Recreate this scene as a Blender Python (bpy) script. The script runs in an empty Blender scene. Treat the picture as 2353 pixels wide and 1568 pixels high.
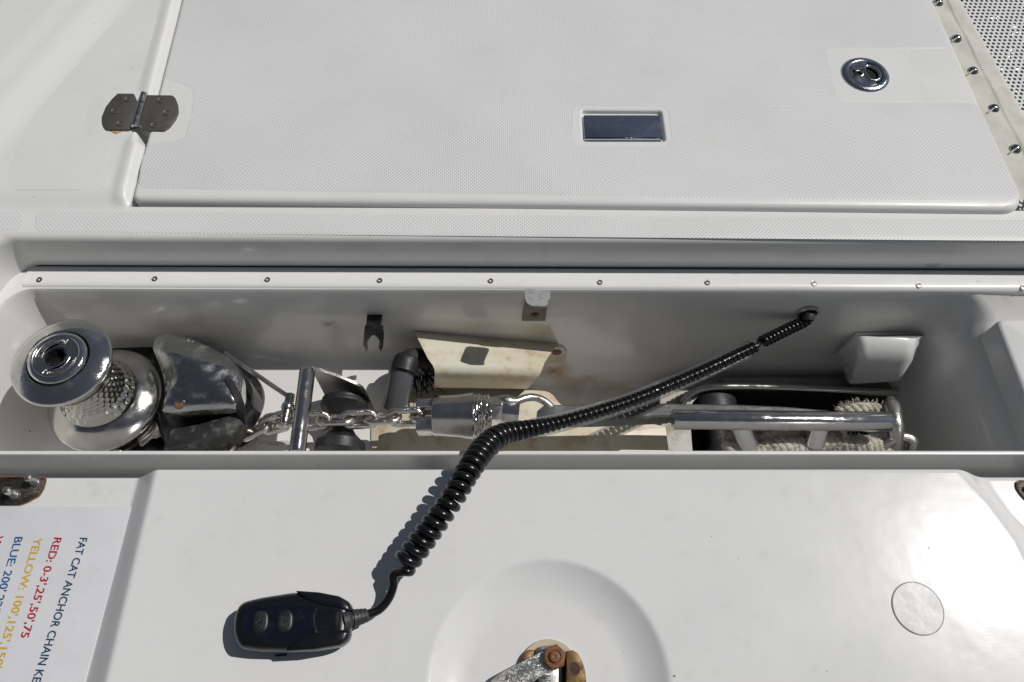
import bpy, bmesh, math, random
from mathutils import Vector, Matrix, Quaternion
from mathutils.geometry import tessellate_polygon
random.seed(7)
rad = math.radians
scene = bpy.context.scene
COL = scene.collection

# ------------------------------------------------------------------ camera
CAM_H = 0.9
F_PX, CX, CY = 1700.0, 1176.5, 784.0          # focal length and centre, measured on a 2353 x 1568 picture
VPY, HS = (1150.0, -2430.0), 0.035            # vanishing point of the fore-and-aft edges, slope of the horizon
Yc = Vector(((VPY[0]-CX)/F_PX, (CY-VPY[1])/F_PX, 1)).normalized()
Zc = Vector((1, -HS, 0)).cross(Yc).normalized()
if Zc.y < 0: Zc = -Zc
Xc = Yc.cross(Zc)
if Xc.x < 0: Xc = -Xc
BASIS = Matrix((Xc, Yc, Zc))                  # camera coordinates (right, up, forward) -> world
CAM = Vector((0, 0, CAM_H))
def ray(px, py): return BASIS @ Vector(((px-CX)/F_PX, (CY-py)/F_PX, 1))
def A(px, py, z=None, y=None, x=None):
    d = ray(px, py)
    t = (z-CAM_H)/d.z if z is not None else (y/d.y if y is not None else x/d.x)
    return CAM + t*d
def depth(p): return (Vector(p)-CAM).dot(BASIS @ Vector((0, 0, 1)))
def PR(px, p): return px/F_PX*depth(p)        # a length in pixels at point p -> metres
def reg(ox, oy, s): return lambda x, y: ((ox+x/s)*0.91914, (oy+y/s)*0.91914)
cam = bpy.data.cameras.new('camera'); cam_o = bpy.data.objects.new('camera', cam); COL.objects.link(cam_o)
rv, uv_, fv = BASIS @ Vector((1,0,0)), BASIS @ Vector((0,1,0)), BASIS @ Vector((0,0,1))
m = Matrix((rv, uv_, -fv)).transposed().to_4x4(); m.translation = CAM
cam_o.matrix_world = m
cam.sensor_width = 36; cam.lens = 36*F_PX/2353; cam.clip_start = .02; cam.clip_end = 2000
scene.camera = cam_o

# ------------------------------------------------------------------ sky, sun, exposure
SUN = Vector((0.559, 0.167, 0.812)).normalized()
w = bpy.data.worlds.new('World'); scene.world = w; w.use_nodes = True
nt = w.node_tree; bg = nt.nodes['Background']; sky = nt.nodes.new('ShaderNodeTexSky')
sky.sky_type = 'NISHITA'; sky.sun_disc = False
sky.sun_elevation = math.asin(SUN.z); sky.sun_rotation = math.atan2(SUN.x, SUN.y)
sky.air_density = 1.0; sky.dust_density = 0.4; sky.ozone_density = 1.5
hs_ = nt.nodes.new('ShaderNodeHueSaturation'); hs_.inputs['Saturation'].default_value = .52
nt.links.new(sky.outputs[0], hs_.inputs['Color']); nt.links.new(hs_.outputs[0], bg.inputs[0]); bg.inputs[1].default_value = 0.05
sl = bpy.data.lights.new('sun', 'SUN'); sl.energy = 5.0; sl.angle = rad(.55); sl.color = (1, .975, .945)
so = bpy.data.objects.new('sun', sl); COL.objects.link(so)
so.rotation_euler = (-SUN).to_track_quat('-Z', 'Y').to_euler()
scene.view_settings.view_transform = 'Standard'; scene.view_settings.look = 'None'
scene.view_settings.exposure = -0.76; scene.view_settings.gamma = 1.0
scene.view_settings.use_curve_mapping = False

# ------------------------------------------------------------------ materials
class NT:
    def __init__(s, name):
        s.m = bpy.data.materials.new(name); s.m.use_nodes = True
        s.t = s.m.node_tree; s.b = s.t.nodes['Principled BSDF']; s.out = s.t.nodes['Material Output']
        s._co = None
    def n(s, kind, **k):
        o = s.t.nodes.new(kind)
        for a, v in k.items(): setattr(o, a, v)
        return o
    def l(s, a, b): s.t.links.new(a, b)
    def co(s):
        if s._co is None: s._co = s.n('ShaderNodeTexCoord').outputs['Object']
        return s._co
    def val(s, sock, v):
        if isinstance(v, (int, float)): sock.default_value = v
        elif isinstance(v, (tuple, list)): sock.default_value = v if len(v) == len(sock.default_value) else (*v, 1)
        else: s.l(v, sock)
    def math(s, op, a, b=0, c=0, clamp=False):
        o = s.n('ShaderNodeMath', operation=op, use_clamp=clamp)
        for i, v in enumerate((a, b, c)): s.val(o.inputs[i], v)
        return o.outputs[0]
    def mapr(s, v, a, b, c=0, d=1, smooth=True):
        o = s.n('ShaderNodeMapRange', interpolation_type='SMOOTHSTEP' if smooth else 'LINEAR')
        for i, q in enumerate((v, a, b, c, d)): s.val(o.inputs[i], q)
        return o.outputs[0]
    def noise(s, scale, detail=4, rough=.55, vec=None, dist=0):
        o = s.n('ShaderNodeTexNoise'); s.l(vec if vec is not None else s.co(), o.inputs['Vector'])
        o.inputs['Scale'].default_value = scale; o.inputs['Detail'].default_value = detail
        o.inputs['Roughness'].default_value = rough; o.inputs['Distortion'].default_value = dist
        return o.outputs[0]
    def voro(s, scale, vec=None, feature='F1'):
        o = s.n('ShaderNodeTexVoronoi', feature=feature); s.l(vec if vec is not None else s.co(), o.inputs['Vector'])
        o.inputs['Scale'].default_value = scale
        return o
    def scaled(s, v, rot=(0, 0, 0)):
        o = s.n('ShaderNodeMapping'); s.l(s.co(), o.inputs[0])
        o.inputs['Scale'].default_value = v; o.inputs['Rotation'].default_value = rot
        return o.outputs[0]
    def mix(s, fac, a, b):
        o = s.n('ShaderNodeMix', data_type='RGBA')
        s.val(o.inputs[0], fac); s.val(o.inputs[6], a); s.val(o.inputs[7], b)
        return o.outputs[2]
    def blob(s, c, r, sq=(1, 1, 1)):
        a = s.n('ShaderNodeVectorMath', operation='SUBTRACT'); s.l(s.co(), a.inputs[0]); a.inputs[1].default_value = c
        b = s.n('ShaderNodeVectorMath', operation='MULTIPLY'); s.l(a.outputs[0], b.inputs[0]); b.inputs[1].default_value = sq
        d = s.n('ShaderNodeVectorMath', operation='LENGTH'); s.l(b.outputs[0], d.inputs[0])
        return s.mapr(d.outputs['Value'], r, 0, 0, 1)
    def bump(s, h, dist=.001, strength=1.0, chain=None):
        o = s.n('ShaderNodeBump'); s.val(o.inputs['Height'], h)
        o.inputs['Distance'].default_value = dist; o.inputs['Strength'].default_value = strength
        if chain is not None: s.l(chain, o.inputs['Normal'])
        return o.outputs[0]
    def specks(s, scale, size, keep, seed=0.0):
        """sparse little dark spots: 1 inside a spot"""
        mp = s.n('ShaderNodeMapping'); s.l(s.co(), mp.inputs[0]); mp.inputs['Location'].default_value = (seed, seed*.7, seed*.3)
        v = s.voro(scale, mp.outputs[0])
        sp = s.n('ShaderNodeSeparateColor'); s.l(v.outputs['Color'], sp.inputs[0])
        k = s.math('GREATER_THAN', keep, sp.outputs[0])
        wob = s.math('MULTIPLY', s.noise(scale*4, 2), size*1.4)
        rr = s.math('MULTIPLY', s.math('ADD', wob, size*.3), sp.outputs[1])
        d = s.math('LESS_THAN', v.outputs['Distance'], rr)
        return s.math('MULTIPLY', k, d)
    def set(s, base=None, rough=None, metal=None, normal=None, **k):
        if base is not None: s.val(s.b.inputs['Base Color'], base)
        if rough is not None: s.val(s.b.inputs['Roughness'], rough)
        if metal is not None: s.val(s.b.inputs['Metallic'], metal)
        if normal is not None: s.l(normal, s.b.inputs['Normal'])
        for a, v in k.items(): s.val(s.b.inputs[a.replace('_', ' ')], v)
        return s.m

def gelcoat(name, base, rough=.32, dirt=1.0, scratches=False, stains=(), grime=.0):
    t = NT(name)
    n1 = t.noise(3.5, 5); n2 = t.noise(40, 4)
    c = t.mix(t.mapr(n1, .35, .7), base, tuple(v*.955 for v in base))
    c = t.mix(t.math('MULTIPLY', t.mapr(n2, .55, .8), .10*dirt), c, (.45, .43, .38))
    sp = t.math('MAXIMUM', t.specks(22, .045, .30*dirt), t.specks(70, .06, .10*dirt, 3.3))
    c = t.mix(t.math('MULTIPLY', sp, .75), c, (.06, .055, .05))
    sm = t.math('MULTIPLY', t.mapr(t.noise(14, 6, .7), .62, .74), t.mapr(t.noise(2.2, 2), .45, .7))
    c = t.mix(t.math('MULTIPLY', sm, .22*dirt+grime), c, (.30, .285, .25))
    for (ctr, r, sq, col, amt, sc) in stains:
        msk = t.math('MULTIPLY', t.blob(ctr, r, sq), t.mapr(t.noise(sc, 6, .65), .36, .60))
        c = t.mix(t.math('MULTIPLY', msk, amt), c, col)
    if grime or stains:
        st = t.noise(9, 5, .65, t.scaled((1, 1, .12)) if stains else t.scaled((.18, 1, 1)))
        c = t.mix(t.math('MULTIPLY', t.math('MULTIPLY', t.mapr(st, .60, .72), t.mapr(t.noise(4, 3), .42, .62)), .30), c, (.26, .235, .19))
        sc_ = t.noise(55, 4, .6, t.scaled((.25, 1, 1), (0, rad(40), 0)))
        c = t.mix(t.math('MULTIPLY', t.math('MULTIPLY', t.mapr(sc_, .66, .70), t.mapr(t.noise(5, 2), .5, .62)), .45), c, (.22, .21, .19))
    r = t.mapr(t.noise(9, 5), .3, .75, rough*.8, rough*1.25)
    h = t.noise(18, 2)
    nrm = t.bump(h, .0006, .6)
    if scratches:
        s1 = t.noise(60, 3, .6, t.scaled((1, 14, 1), (0, 0, rad(35))))
        s2 = t.noise(60, 3, .6, t.scaled((14, 1, 1), (0, 0, rad(20))))
        s3 = t.noise(420, 2)
        h2 = t.math('ADD', t.math('ADD', t.mapr(s1, .5, .75), t.mapr(s2, .5, .75)), t.math('MULTIPLY', s3, .8))
        nrm = t.bump(h2, .0003, .032, nrm)
    return t.set(c, r, 0, nrm)

WHITE = (.735, .735, .725)
M_gel = gelcoat('white_gelcoat', WHITE, .30)
M_deck = gelcoat('deck_gelcoat', (.745, .745, .732), .38, 1.15)
M_lid = gelcoat('lid_gelcoat', (.72, .72, .714), .235, 1.6, True)
M_lid.node_tree.nodes['Principled BSDF'].inputs['Specular IOR Level'].default_value = .15
M_strip = gelcoat('strip_plastic', (.80, .80, .79), .33, 1.0, grime=.25)

def nonskid(name, base, ang=45, pitch=.0031, amt=1.0):
    t = NT(name)
    mp = t.n('ShaderNodeMapping'); t.l(t.co(), mp.inputs[0]); mp.inputs['Rotation'].default_value = (0, 0, rad(ang))
    wob = t.n('ShaderNodeVectorMath', operation='ADD'); t.l(mp.outputs[0], wob.inputs[0])
    nv = t.n('ShaderNodeTexNoise'); t.l(t.co(), nv.inputs[0]); nv.inputs['Scale'].default_value = 5
    sc = t.n('ShaderNodeVectorMath', operation='SCALE'); t.l(nv.outputs['Color'], sc.inputs[0]); sc.inputs['Scale'].default_value = .006
    t.l(sc.outputs[0], wob.inputs[1])
    s = t.n('ShaderNodeSeparateXYZ'); t.l(wob.outputs[0], s.inputs[0])
    k = 2*math.pi/(pitch*1.414)*1.0
    a = t.math('SINE', t.math('MULTIPLY', s.outputs[0], k)); b = t.math('SINE', t.math('MULTIPLY', s.outputs[1], k))
    h = t.math('MULTIPLY', t.math('ADD', a, 1), t.math('ADD', b, 1))
    dot = t.mapr(h, .9, 3.3)
    n1 = t.noise(4, 4)
    c = t.mix(t.mapr(n1, .35, .7), base, tuple(v*.945 for v in base))
    c = t.mix(t.math('MULTIPLY', t.mapr(t.noise(11, 6, .7), .52, .72), .13), c, (.50, .48, .43))
    dot_amt = t.mapr(t.noise(7, 3), .3, .7, .24*amt, .46*amt)
    c = t.mix(t.math('MULTIPLY', t.mapr(h, 2.0, 3.6), dot_amt), c, (.22, .21, .20))  # dots darkened where the pits lie, strength varying at random
    sp = t.specks(26, .04, .12)
    c = t.mix(t.math('MULTIPLY', sp, .6), c, (.08, .07, .06))
    return t.set(c, .45, 0, t.bump(t.math('MULTIPLY', dot, -1), .0006, .8*amt))
M_skid = nonskid('nonskid_moulding', (.725, .725, .722), amt=.8)
M_skid2 = nonskid('nonskid_worn', (.735, .735, .73), amt=.8)
M_skid3 = nonskid('nonskid_faint', (.742, .742, .730), amt=.4)

def metal(name, base, rough, metallic=1.0, smudge=.2, bump=.3, tarnish_shine=None, tamt=.6, tscale=30, scr=True):
    t = NT(name)
    n = t.noise(35, 5, .6)
    r = t.mapr(n, .4, .75, rough, min(1, rough+smudge))
    c = base
    c = t.mix(t.mapr(t.noise(tscale*.5, 6, .7), .5, .75), base, tuple(v*.72 for v in base))
    if tarnish_shine:
        c = t.mix(t.math('MULTIPLY', t.mapr(t.noise(tscale, 6, .7), .50, .68), tamt), c, tarnish_shine)
    h = t.noise(160, 3)
    nrm = t.bump(h, .0003, bump*.5)
    if scr:
        s1 = t.noise(90, 3, .6, t.scaled((1, 18, 3), (0, 0, rad(50))))
        nrm = t.bump(t.mapr(s1, .55, .7), .0004, bump, nrm)
    return t.set(c, r, metallic, nrm)
M_chrome = metal('polished_steel', (.68, .67, .65), .06, smudge=.22, bump=.12)
M_chromew = metal('worn_steel', (.58, .57, .54), .12, smudge=.18, bump=.07, tarnish_shine=(.46, .43, .37), tamt=.5, tscale=14)
M_hood = metal('hood_steel', (.52, .52, .51), .08, smudge=.42, bump=.06, tarnish_shine=(.80, .79, .76), tamt=.75, tscale=34)  # pale mottling puts bright reflections into the hood's colour
M_frame = metal('frame_steel', (.30, .29, .27), .45, smudge=.15, bump=.2, tarnish_shine=(.20, .15, .10), tamt=.6, tscale=30, scr=False)
M_steel = metal('dull_steel', (.50, .49, .47), .28, smudge=.2, bump=.3, tarnish_shine=(.33, .30, .26), tamt=.5)
M_post = metal('bright_post', (.80, .80, .79), .09, smudge=.1, bump=.05)
M_swv = metal('swivel_steel', (.56, .55, .53), .20, smudge=.14, bump=.12, tarnish_shine=(.46, .43, .38), tamt=.5, tscale=30)
M_hinge = metal('weathered_steel', (.145, .138, .122), .42, metallic=.55, smudge=.15, bump=.15, tarnish_shine=(.095, .088, .075), tamt=.5)
M_knuck = metal('hinge_pin_steel', (.55, .55, .55), .12, smudge=.15, bump=.2)
M_hingeb = metal('stained_steel', (.13, .118, .10), .38, smudge=.2, bump=.35, tarnish_shine=(.07, .055, .04), tamt=.7, tscale=50)
M_galv = metal('galvanised_steel', (.115, .118, .118), .5, metallic=.4, smudge=.2, bump=.5, tarnish_shine=(.26, .26, .255), tamt=.55, tscale=26)
M_galvb = metal('bright_zinc', (.72, .71, .66), .22, smudge=.4, bump=.6, tarnish_shine=(.34, .27, .17), tamt=.75, tscale=48)
M_chain = metal('chain_steel', (.70, .68, .65), .17, smudge=.25, bump=.35, tarnish_shine=(.30, .20, .12), tamt=.40, tscale=60)
M_chaindk = metal('chain_steel_dirty', (.27, .25, .22), .3, smudge=.3, bump=.4, tarnish_shine=(.12, .09, .06), tamt=.6, tscale=60)
M_rust = metal('rusty_bolt', (.23, .105, .05), .55, metallic=.35, smudge=.25, bump=.8, tarnish_shine=(.10, .045, .025), tamt=.7, tscale=120)
M_brass = metal('rust_stained_latch', (.22, .135, .055), .42, metallic=.4, smudge=.3, bump=.8, tarnish_shine=(.06, .024, .008), tamt=.95, tscale=55, scr=False)
M_screwd = metal('dark_screw', (.22, .20, .17), .35, smudge=.2, tarnish_shine=(.10, .07, .05), scr=False)
M_screwl = metal('light_screw', (.62, .60, .55), .3, smudge=.2, tarnish_shine=(.35, .3, .24), scr=False)

def plain(name, base, rough, var=.1, bump=.0, bscale=200, dust=None, damt=.3, dscale=40, **k):
    t = NT(name)
    c = t.mix(t.mapr(t.noise(25, 5), .35, .7), base, tuple(v*(1-var) for v in base))
    if dust: c = t.mix(t.math('MULTIPLY', t.mapr(t.noise(dscale, 7, .7), .50, .70), damt), c, dust)
    r = t.mapr(t.noise(50, 4), .3, .7, rough*.85, min(1, rough*1.25))
    return t.set(c, r, 0, t.bump(t.noise(bscale, 3), .0006, bump) if bump else None, **k)
M_black = plain('black_rubber', (.018, .018, .019), .5, bump=.3, dust=(.12, .11, .10), damt=.35)
M_blackg = plain('black_gloss_paint', (.010, .010, .011), .22, bump=.1, dust=(.10, .095, .09), damt=.35)
M_blackd = plain('black_dirty_casting', (.022, .022, .022), .55, bump=.8, bscale=260, dust=(.20, .19, .175), damt=.65, dscale=55)
M_pit = plain('recess_shade', (.006, .0055, .005), .8)  # near-black colour stands in for the shade inside openings and gaps
M_cord = plain('cord_jacket', (.006, .006, .007), .23, var=.3, dust=(.03, .03, .03), damt=.25)
M_remote = plain('remote_shell', (.006, .007, .010), .27, bump=.15, bscale=900, dust=(.03, .03, .032), damt=.3)
M_face = plain('remote_face', (.005, .007, .014), .15, bump=.05, dust=(.05, .055, .06), damt=.22, dscale=70)
M_button = plain('remote_button', (.013, .015, .018), .40, dust=(.05, .055, .055), damt=.55, dscale=120)
M_mark = plain('button_mark', (.10, .105, .10), .5)
M_boot = plain('strain_boot', (.035, .036, .036), .5)
M_greyp = plain('grey_plastic', (.085, .088, .100), .33, bump=.15, dust=(.12, .12, .115), damt=.35)
M_placard = plain('placard_plastic', (.635, .635, .655), .26, var=.05, dust=(.52, .52, .50), damt=.25)
M_patch = plain('patch_disc', (.69, .69, .68), .30, var=.05, bump=.3, bscale=90, dust=(.42, .42, .41), damt=.30, dscale=60, Specular_IOR_Level=.15)
M_ringd = plain('patch_edge', (.20, .19, .175), .5)
M_hem = plain('hem_canvas', (.62, .61, .55), .75, var=.10, bump=.6, bscale=120, dust=(.45, .44, .38), damt=.4)
M_net = plain('net_mesh', (.70, .70, .69), .6, var=.05)
M_lash = plain('lashing', (.58, .54, .48), .7)
M_fibre = plain('black_fibre', (.012, .010, .008), .7)
M_ring = plain('stained_ring', (.55, .45, .33), .55, dust=(.35, .22, .11), damt=.6, dscale=60)
M_rope = plain('old_rope', (.60, .56, .47), .85, var=.3, bump=.8, bscale=500, dust=(.16, .15, .10), damt=.75, dscale=60)
M_roper = plain('dirty_rope', (.56, .535, .465), .9, var=.3, bump=.8, bscale=500, dust=(.12, .12, .085), damt=.7, dscale=45)
M_grom = metal('grommet_chrome', (.38, .44, .41), .10, smudge=.1, scr=False)
M_latch = metal('latch_chrome', (.50, .52, .56), .13, smudge=.2, bump=.2)
M_handle = metal('handle_chrome', (.46, .50, .60), .05, smudge=.22, bump=.22, tarnish_shine=(.72, .74, .78), tamt=.55, tscale=34)
for nm, c in (('navy', (.012, .05, .12)), ('red', (.42, .012, .03)), ('yellow', (.62, .40, .03)), ('blue', (.02, .11, .28))):
    globals()['M_t_'+nm] = plain('ink_'+nm, c, .4)

def cream(name, base, amt, heavy=()):
    t = NT(name)
    c = t.mix(t.mapr(t.noise(12, 5), .35, .7), base, (base[0]*.9, base[1]*.86, base[2]*.76))
    c = t.mix(t.math('MULTIPLY', t.mapr(t.noise(24, 7, .7), .50, .68), amt), c, (.38, .22, .075))
    c = t.mix(t.math('MULTIPLY', t.mapr(t.noise(60, 6, .7), .60, .72), amt*.8), c, (.16, .11, .06))
    for (ctr, r, sq, col, a, sc) in heavy:
        msk = t.math('MULTIPLY', t.blob(ctr, r, sq), t.mapr(t.noise(sc, 5), .32, .6))
        c = t.mix(t.math('MULTIPLY', msk, a), c, col)
    return t.set(c, .42, 0, t.bump(t.noise(60, 4), .0006, .35))
def st_(px, py, y, r, a, col=(.36, .19, .06), sc=28): return (tuple(A(px, py, y=y)), r, (1, 1, 1), col, a, sc)
M_cream = cream('yellowed_plastic', (.69, .655, .54), .45, [st_(1060, 872, .514, .035, .75), st_(1120, 876, .514, .03, .7), st_(1195, 870, .514, .035, .8), st_(1270, 815, .57, .045, .9), st_(960, 800, .56, .03, .7), st_(1010, 885, .512, .025, .8)])
M_board = cream('stained_board', (.66, .615, .51), .55, [((-.20, .50, -.27), .09, (1, 1, 1), (.34, .17, .05), .9, 18), ((.03, .53, -.27), .08, (1, 1, 1), (.60, .36, .10), .9, 14), ((-.08, .44, -.27), .10, (1, 1, 1), (.45, .36, .2), .7, 12)])

def sea_mat():
    t = NT('sea_water')
    n = t.noise(1.5, 6, .6)
    return t.set((.010, .028, .040), .12, 0, t.bump(n, .25, .6))
M_sea = sea_mat()
def clear_mat():
    t = NT('clear_sleeve'); t.t.nodes.remove(t.b)
    tr = t.n('ShaderNodeBsdfTransparent'); tr.inputs[0].default_value = (.965, .965, .96, 1)
    gl = t.n('ShaderNodeBsdfGlossy'); gl.inputs['Roughness'].default_value = .12; gl.inputs[0].default_value = (.9, .9, .9, 1)
    fr = t.n('ShaderNodeFresnel'); fr.inputs[0].default_value = 1.45
    t.l(t.bump(t.noise(160, 3), .0008, .5), gl.inputs['Normal'])
    mx = t.n('ShaderNodeMixShader'); t.l(t.math('MULTIPLY', fr.outputs[0], .55), mx.inputs[0]); t.l(tr.outputs[0], mx.inputs[1]); t.l(gl.outputs[0], mx.inputs[2])
    t.l(mx.outputs[0], t.out.inputs[0]); return t.m
M_clear = clear_mat()

# ------------------------------------------------------------------ mesh tools
ORG = {}
def V(*a): return Vector(a)
class MB:
    def __init__(s): s.v = []; s.f = []
    def add(s, vs, fs):
        k = len(s.v); s.v += [Vector(p) for p in vs]; s.f += [tuple(i+k for i in f) for f in fs]; return s
    def loft(s, rings, cap0=True, cap1=True, closed=True):
        n = len(rings[0]); vs = [p for r in rings for p in r]; fs = []
        for i in range(len(rings)-1):
            for j in range(n if closed else n-1):
                a, b = i*n+j, i*n+(j+1) % n
                fs.append((a, b, b+n, a+n))
        if cap0: fs.append(tuple(range(n-1, -1, -1)))
        if cap1: fs.append(tuple(range((len(rings)-1)*n, len(rings)*n)))
        return s.add(vs, fs)
    def tube(s, pts, r, seg=12, cap=True, closed=False):
        pts = [Vector(p) for p in pts]; n = len(pts)
        rs = r if isinstance(r, (list, tuple)) else [r]*n
        T = []
        for i in range(n):
            a = pts[i-1] if (closed or i > 0) else pts[i]; b = pts[(i+1) % n] if (closed or i < n-1) else pts[i]
            d = b-a; T.append(d.normalized() if d.length > 1e-9 else Vector((0, 0, 1)))
        u = T[0].orthogonal().normalized(); rings = []
        for i in range(n):
            if i: u = T[i-1].rotation_difference(T[i]) @ u
            u = (u - T[i]*u.dot(T[i])).normalized(); b = T[i].cross(u)
            rings.append([pts[i]+rs[i]*(math.cos(2*math.pi*k/seg)*u+math.sin(2*math.pi*k/seg)*b) for k in range(seg)])
        if closed:
            q = u; q = T[-1].rotation_difference(T[0]) @ q
            u0 = (rings[0][0]-pts[0]).normalized(); b0 = T[0].cross(u0)
            ang = math.atan2(q.dot(b0), q.dot(u0)); sh = round(ang/(2*math.pi)*seg)
            rings.append([rings[0][(k+sh) % seg] for k in range(seg)])
            return s.loft(rings, False, False)
        return s.loft(rings, cap, cap)
    def lathe(s, o, ax, prof, seg=48, cap0=False, cap1=False):
        o = Vector(o); ax = Vector(ax).normalized(); u = ax.orthogonal().normalized(); b = ax.cross(u)
        return s.loft([[o+ax*h+max(r, 1e-5)*(math.cos(2*math.pi*k/seg)*u+math.sin(2*math.pi*k/seg)*b) for k in range(seg)] for r, h in prof], cap0, cap1)
    def prism(s, poly, vec):
        poly = [Vector(p) for p in poly]; vec = Vector(vec)
        return s.loft([poly, [p+vec for p in poly]])
    def box(s, c, x, y, z):
        c, x, y, z = (Vector(q) for q in (c, x, y, z))
        return s.prism([c-x-y-z, c+x-y-z, c+x+y-z, c-x+y-z], 2*z)
    def grid(s, fn, us, vs):
        n = len(us); p = [fn(u, v) for v in vs for u in us]
        return s.add(p, [(j*n+i, j*n+i+1, (j+1)*n+i+1, (j+1)*n+i) for j in range(len(vs)-1) for i in range(n-1)])
    def fill(s, loops):
        """flat polygon with holes"""
        flat = [Vector(p) for l in loops for p in l]
        return s.add(flat, tessellate_polygon([[Vector(p) for p in l] for l in loops]))
    def build(s, name, mat, parent=None, smooth=38, bevel=0, seg=2, recalc=True, label=None, wn=False):
        org = ORG.get(parent, Vector((0, 0, 0))) if parent is not None else getattr(s, 'org', Vector((0, 0, 0)))
        me = bpy.data.meshes.new(name)
        bm = bmesh.new()
        bv = [bm.verts.new(p-org) for p in s.v]
        for f in s.f:
            try: bm.faces.new([bv[i] for i in f])
            except ValueError: pass
        bmesh.ops.remove_doubles(bm, verts=bm.verts, dist=1e-6)
        if recalc: bmesh.ops.recalc_face_normals(bm, faces=bm.faces)
        bm.to_mesh(me); bm.free()
        me.materials.append(mat)
        if smooth:
            me.shade_smooth(); me.set_sharp_from_angle(angle=rad(smooth))
        o = bpy.data.objects.new(name, me); COL.objects.link(o)
        if parent is not None: o.parent = parent; ORG[o] = org
        else: o.location = org; ORG[o] = org
        if bevel:
            b = o.modifiers.new('bevel', 'BEVEL'); b.width = bevel; b.segments = seg; b.limit_method = 'ANGLE'; b.angle_limit = rad(35)
        if wn:
            q = o.modifiers.new('weighted', 'WEIGHTED_NORMAL'); q.keep_sharp = True; q.weight = 100
        if label: o['label'] = label
        return o
def thing(name, label, cat, loc, group=None):
    o = bpy.data.objects.new(name, None); COL.objects.link(o); o.location = loc; o.empty_display_size = .02
    o['label'] = label; o['category'] = cat
    if group: o['group'] = group
    ORG[o] = Vector(loc); return o
def struct(o): o['kind'] = 'structure'; return o
def tag(o, label, cat, group=None):
    o['label'] = label; o['category'] = cat
    if group: o['group'] = group
    return o
def put(proto, name, parent, pos, quat=None):
    """copy of a part sharing its mesh"""
    c = proto.copy(); c.name = name; COL.objects.link(c); c.parent = parent
    c.matrix_parent_inverse = Matrix(); c.location = Vector(pos)-ORG[parent]
    c.rotation_mode = 'QUATERNION'; c.rotation_quaternion = quat or Quaternion()
    return c
def proto_at(mb, name, mat, parent, pos, quat=None, smooth=38):
    """first of a repeated part: mesh kept at its own origin"""
    o = mb.build(name, mat, None, smooth); o.parent = parent; o.location = Vector(pos)-ORG[parent]
    o.rotation_mode = 'QUATERNION'; o.rotation_quaternion = quat or Quaternion(); ORG[o] = Vector(pos); return o
def smoothpath(pts, n=8):
    pts = [Vector(p) for p in pts]; out = []
    P = [2*pts[0]-pts[1]]+pts+[2*pts[-1]-pts[-2]]
    for i in range(1, len(P)-2):
        a, b, c, d = P[i-1:i+3]
        for k in range(n):
            t = k/n
            out.append(.5*((2*b)+(-a+c)*t+(2*a-5*b+4*c-d)*t*t+(-a+3*b-3*c+d)*t**3))
    out.append(pts[-1]); return out
def roundpoly(poly, r, n=5):
    """round the corners of a closed polygon (r: number or list)"""
    poly = [Vector(p) for p in poly]; out = []; m_ = len(poly)
    for i in range(m_):
        rr = r[i] if isinstance(r, (list, tuple)) else r
        p, a, b = poly[i], poly[i-1], poly[(i+1) % m_]
        da, db = (a-p), (b-p); la, lb = da.length, db.length
        d = min(rr, la*.48, lb*.48)
        if d < 1e-5: out.append(p); continue
        q0, q2 = p+da/la*d, p+db/lb*d
        for k in range(n+1):
            t = k/n; out.append((1-t)**2*q0+2*t*(1-t)*p+t*t*q2)
    return out
def inset(poly, d):
    """offset a closed polygon lying about level inwards by d"""
    poly = [Vector(p) for p in poly]; n = len(poly)
    area = sum(poly[i].x*poly[(i+1) % n].y-poly[(i+1) % n].x*poly[i].y for i in range(n))
    sg = 1 if area > 0 else -1; out = []
    for i in range(n):
        a, b, c = poly[i-1], poly[i], poly[(i+1) % n]
        e1 = (b-a); e2 = (c-b); e1.z = e2.z = 0
        if e1.length < 1e-9: e1 = e2
        if e2.length < 1e-9: e2 = e1
        n1 = Vector((-e1.y, e1.x, 0)).normalized(); n2 = Vector((-e2.y, e2.x, 0)).normalized()
        nn = n1+n2; L = nn.length
        nn = nn/L if L > 1e-6 else n1
        out.append(b+nn*(sg*d/max(.5, nn.dot(n1))))
    return out
def atz(poly, z): return [Vector((p.x, p.y, z)) for p in poly]
def sst(x, a, b):
    if a == b: return 0.0 if x < a else 1.0
    t = max(0, min(1, (x-a)/(b-a))); return t*t*(3-2*t)
def lin(a, b, n): return [a+(b-a)*i/n for i in range(n+1)]
def plate(mb, poly, z0, z1, bev=.0008):
    """flat plate with a small rounded upper edge; poly counter-clockwise or not"""
    return mb.loft([atz(poly, z0), atz(poly, z1-bev), atz(inset(poly, bev*.35), z1-bev*.35), atz(inset(poly, bev), z1)])
def arrow_quat(d): return Vector((0, 0, 1)).rotation_difference(Vector(d).normalized())

Z = {k: reg(*a) for k, a in dict(z1=(0,740,3.361), z2=(600,740,3.361), z3=(1200,740,3.361), z4=(1600,740,2.451), z5=(0,0,2.24), z6=(1960,0,2.8),
     z7=(0,1140,2.77), z8=(500,1300,3.361), a1=(1050,1350,3.361), a2=(2060,1100,2.588), h=(200,180,7.353), c=(20,790,6.818), sw=(1040,950,6.192),
     hp=(0,1170,11.765), la=(2080,120,12.06), lb=(1240,1580,9.05), w6=(380,950,6.192)).items()}
def ZA(k, x, y, z=None, **q): return A(*Z[k](x, y), z=z, **q)

# ================================================================== SETTING
# ---- sea far below the trampoline
mb = MB(); mb.grid(lambda u, v: V(u, v, -1.3), lin(-400, 400, 8), lin(-400, 400, 8)); struct(mb.build('sea', M_sea, smooth=0))

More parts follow.
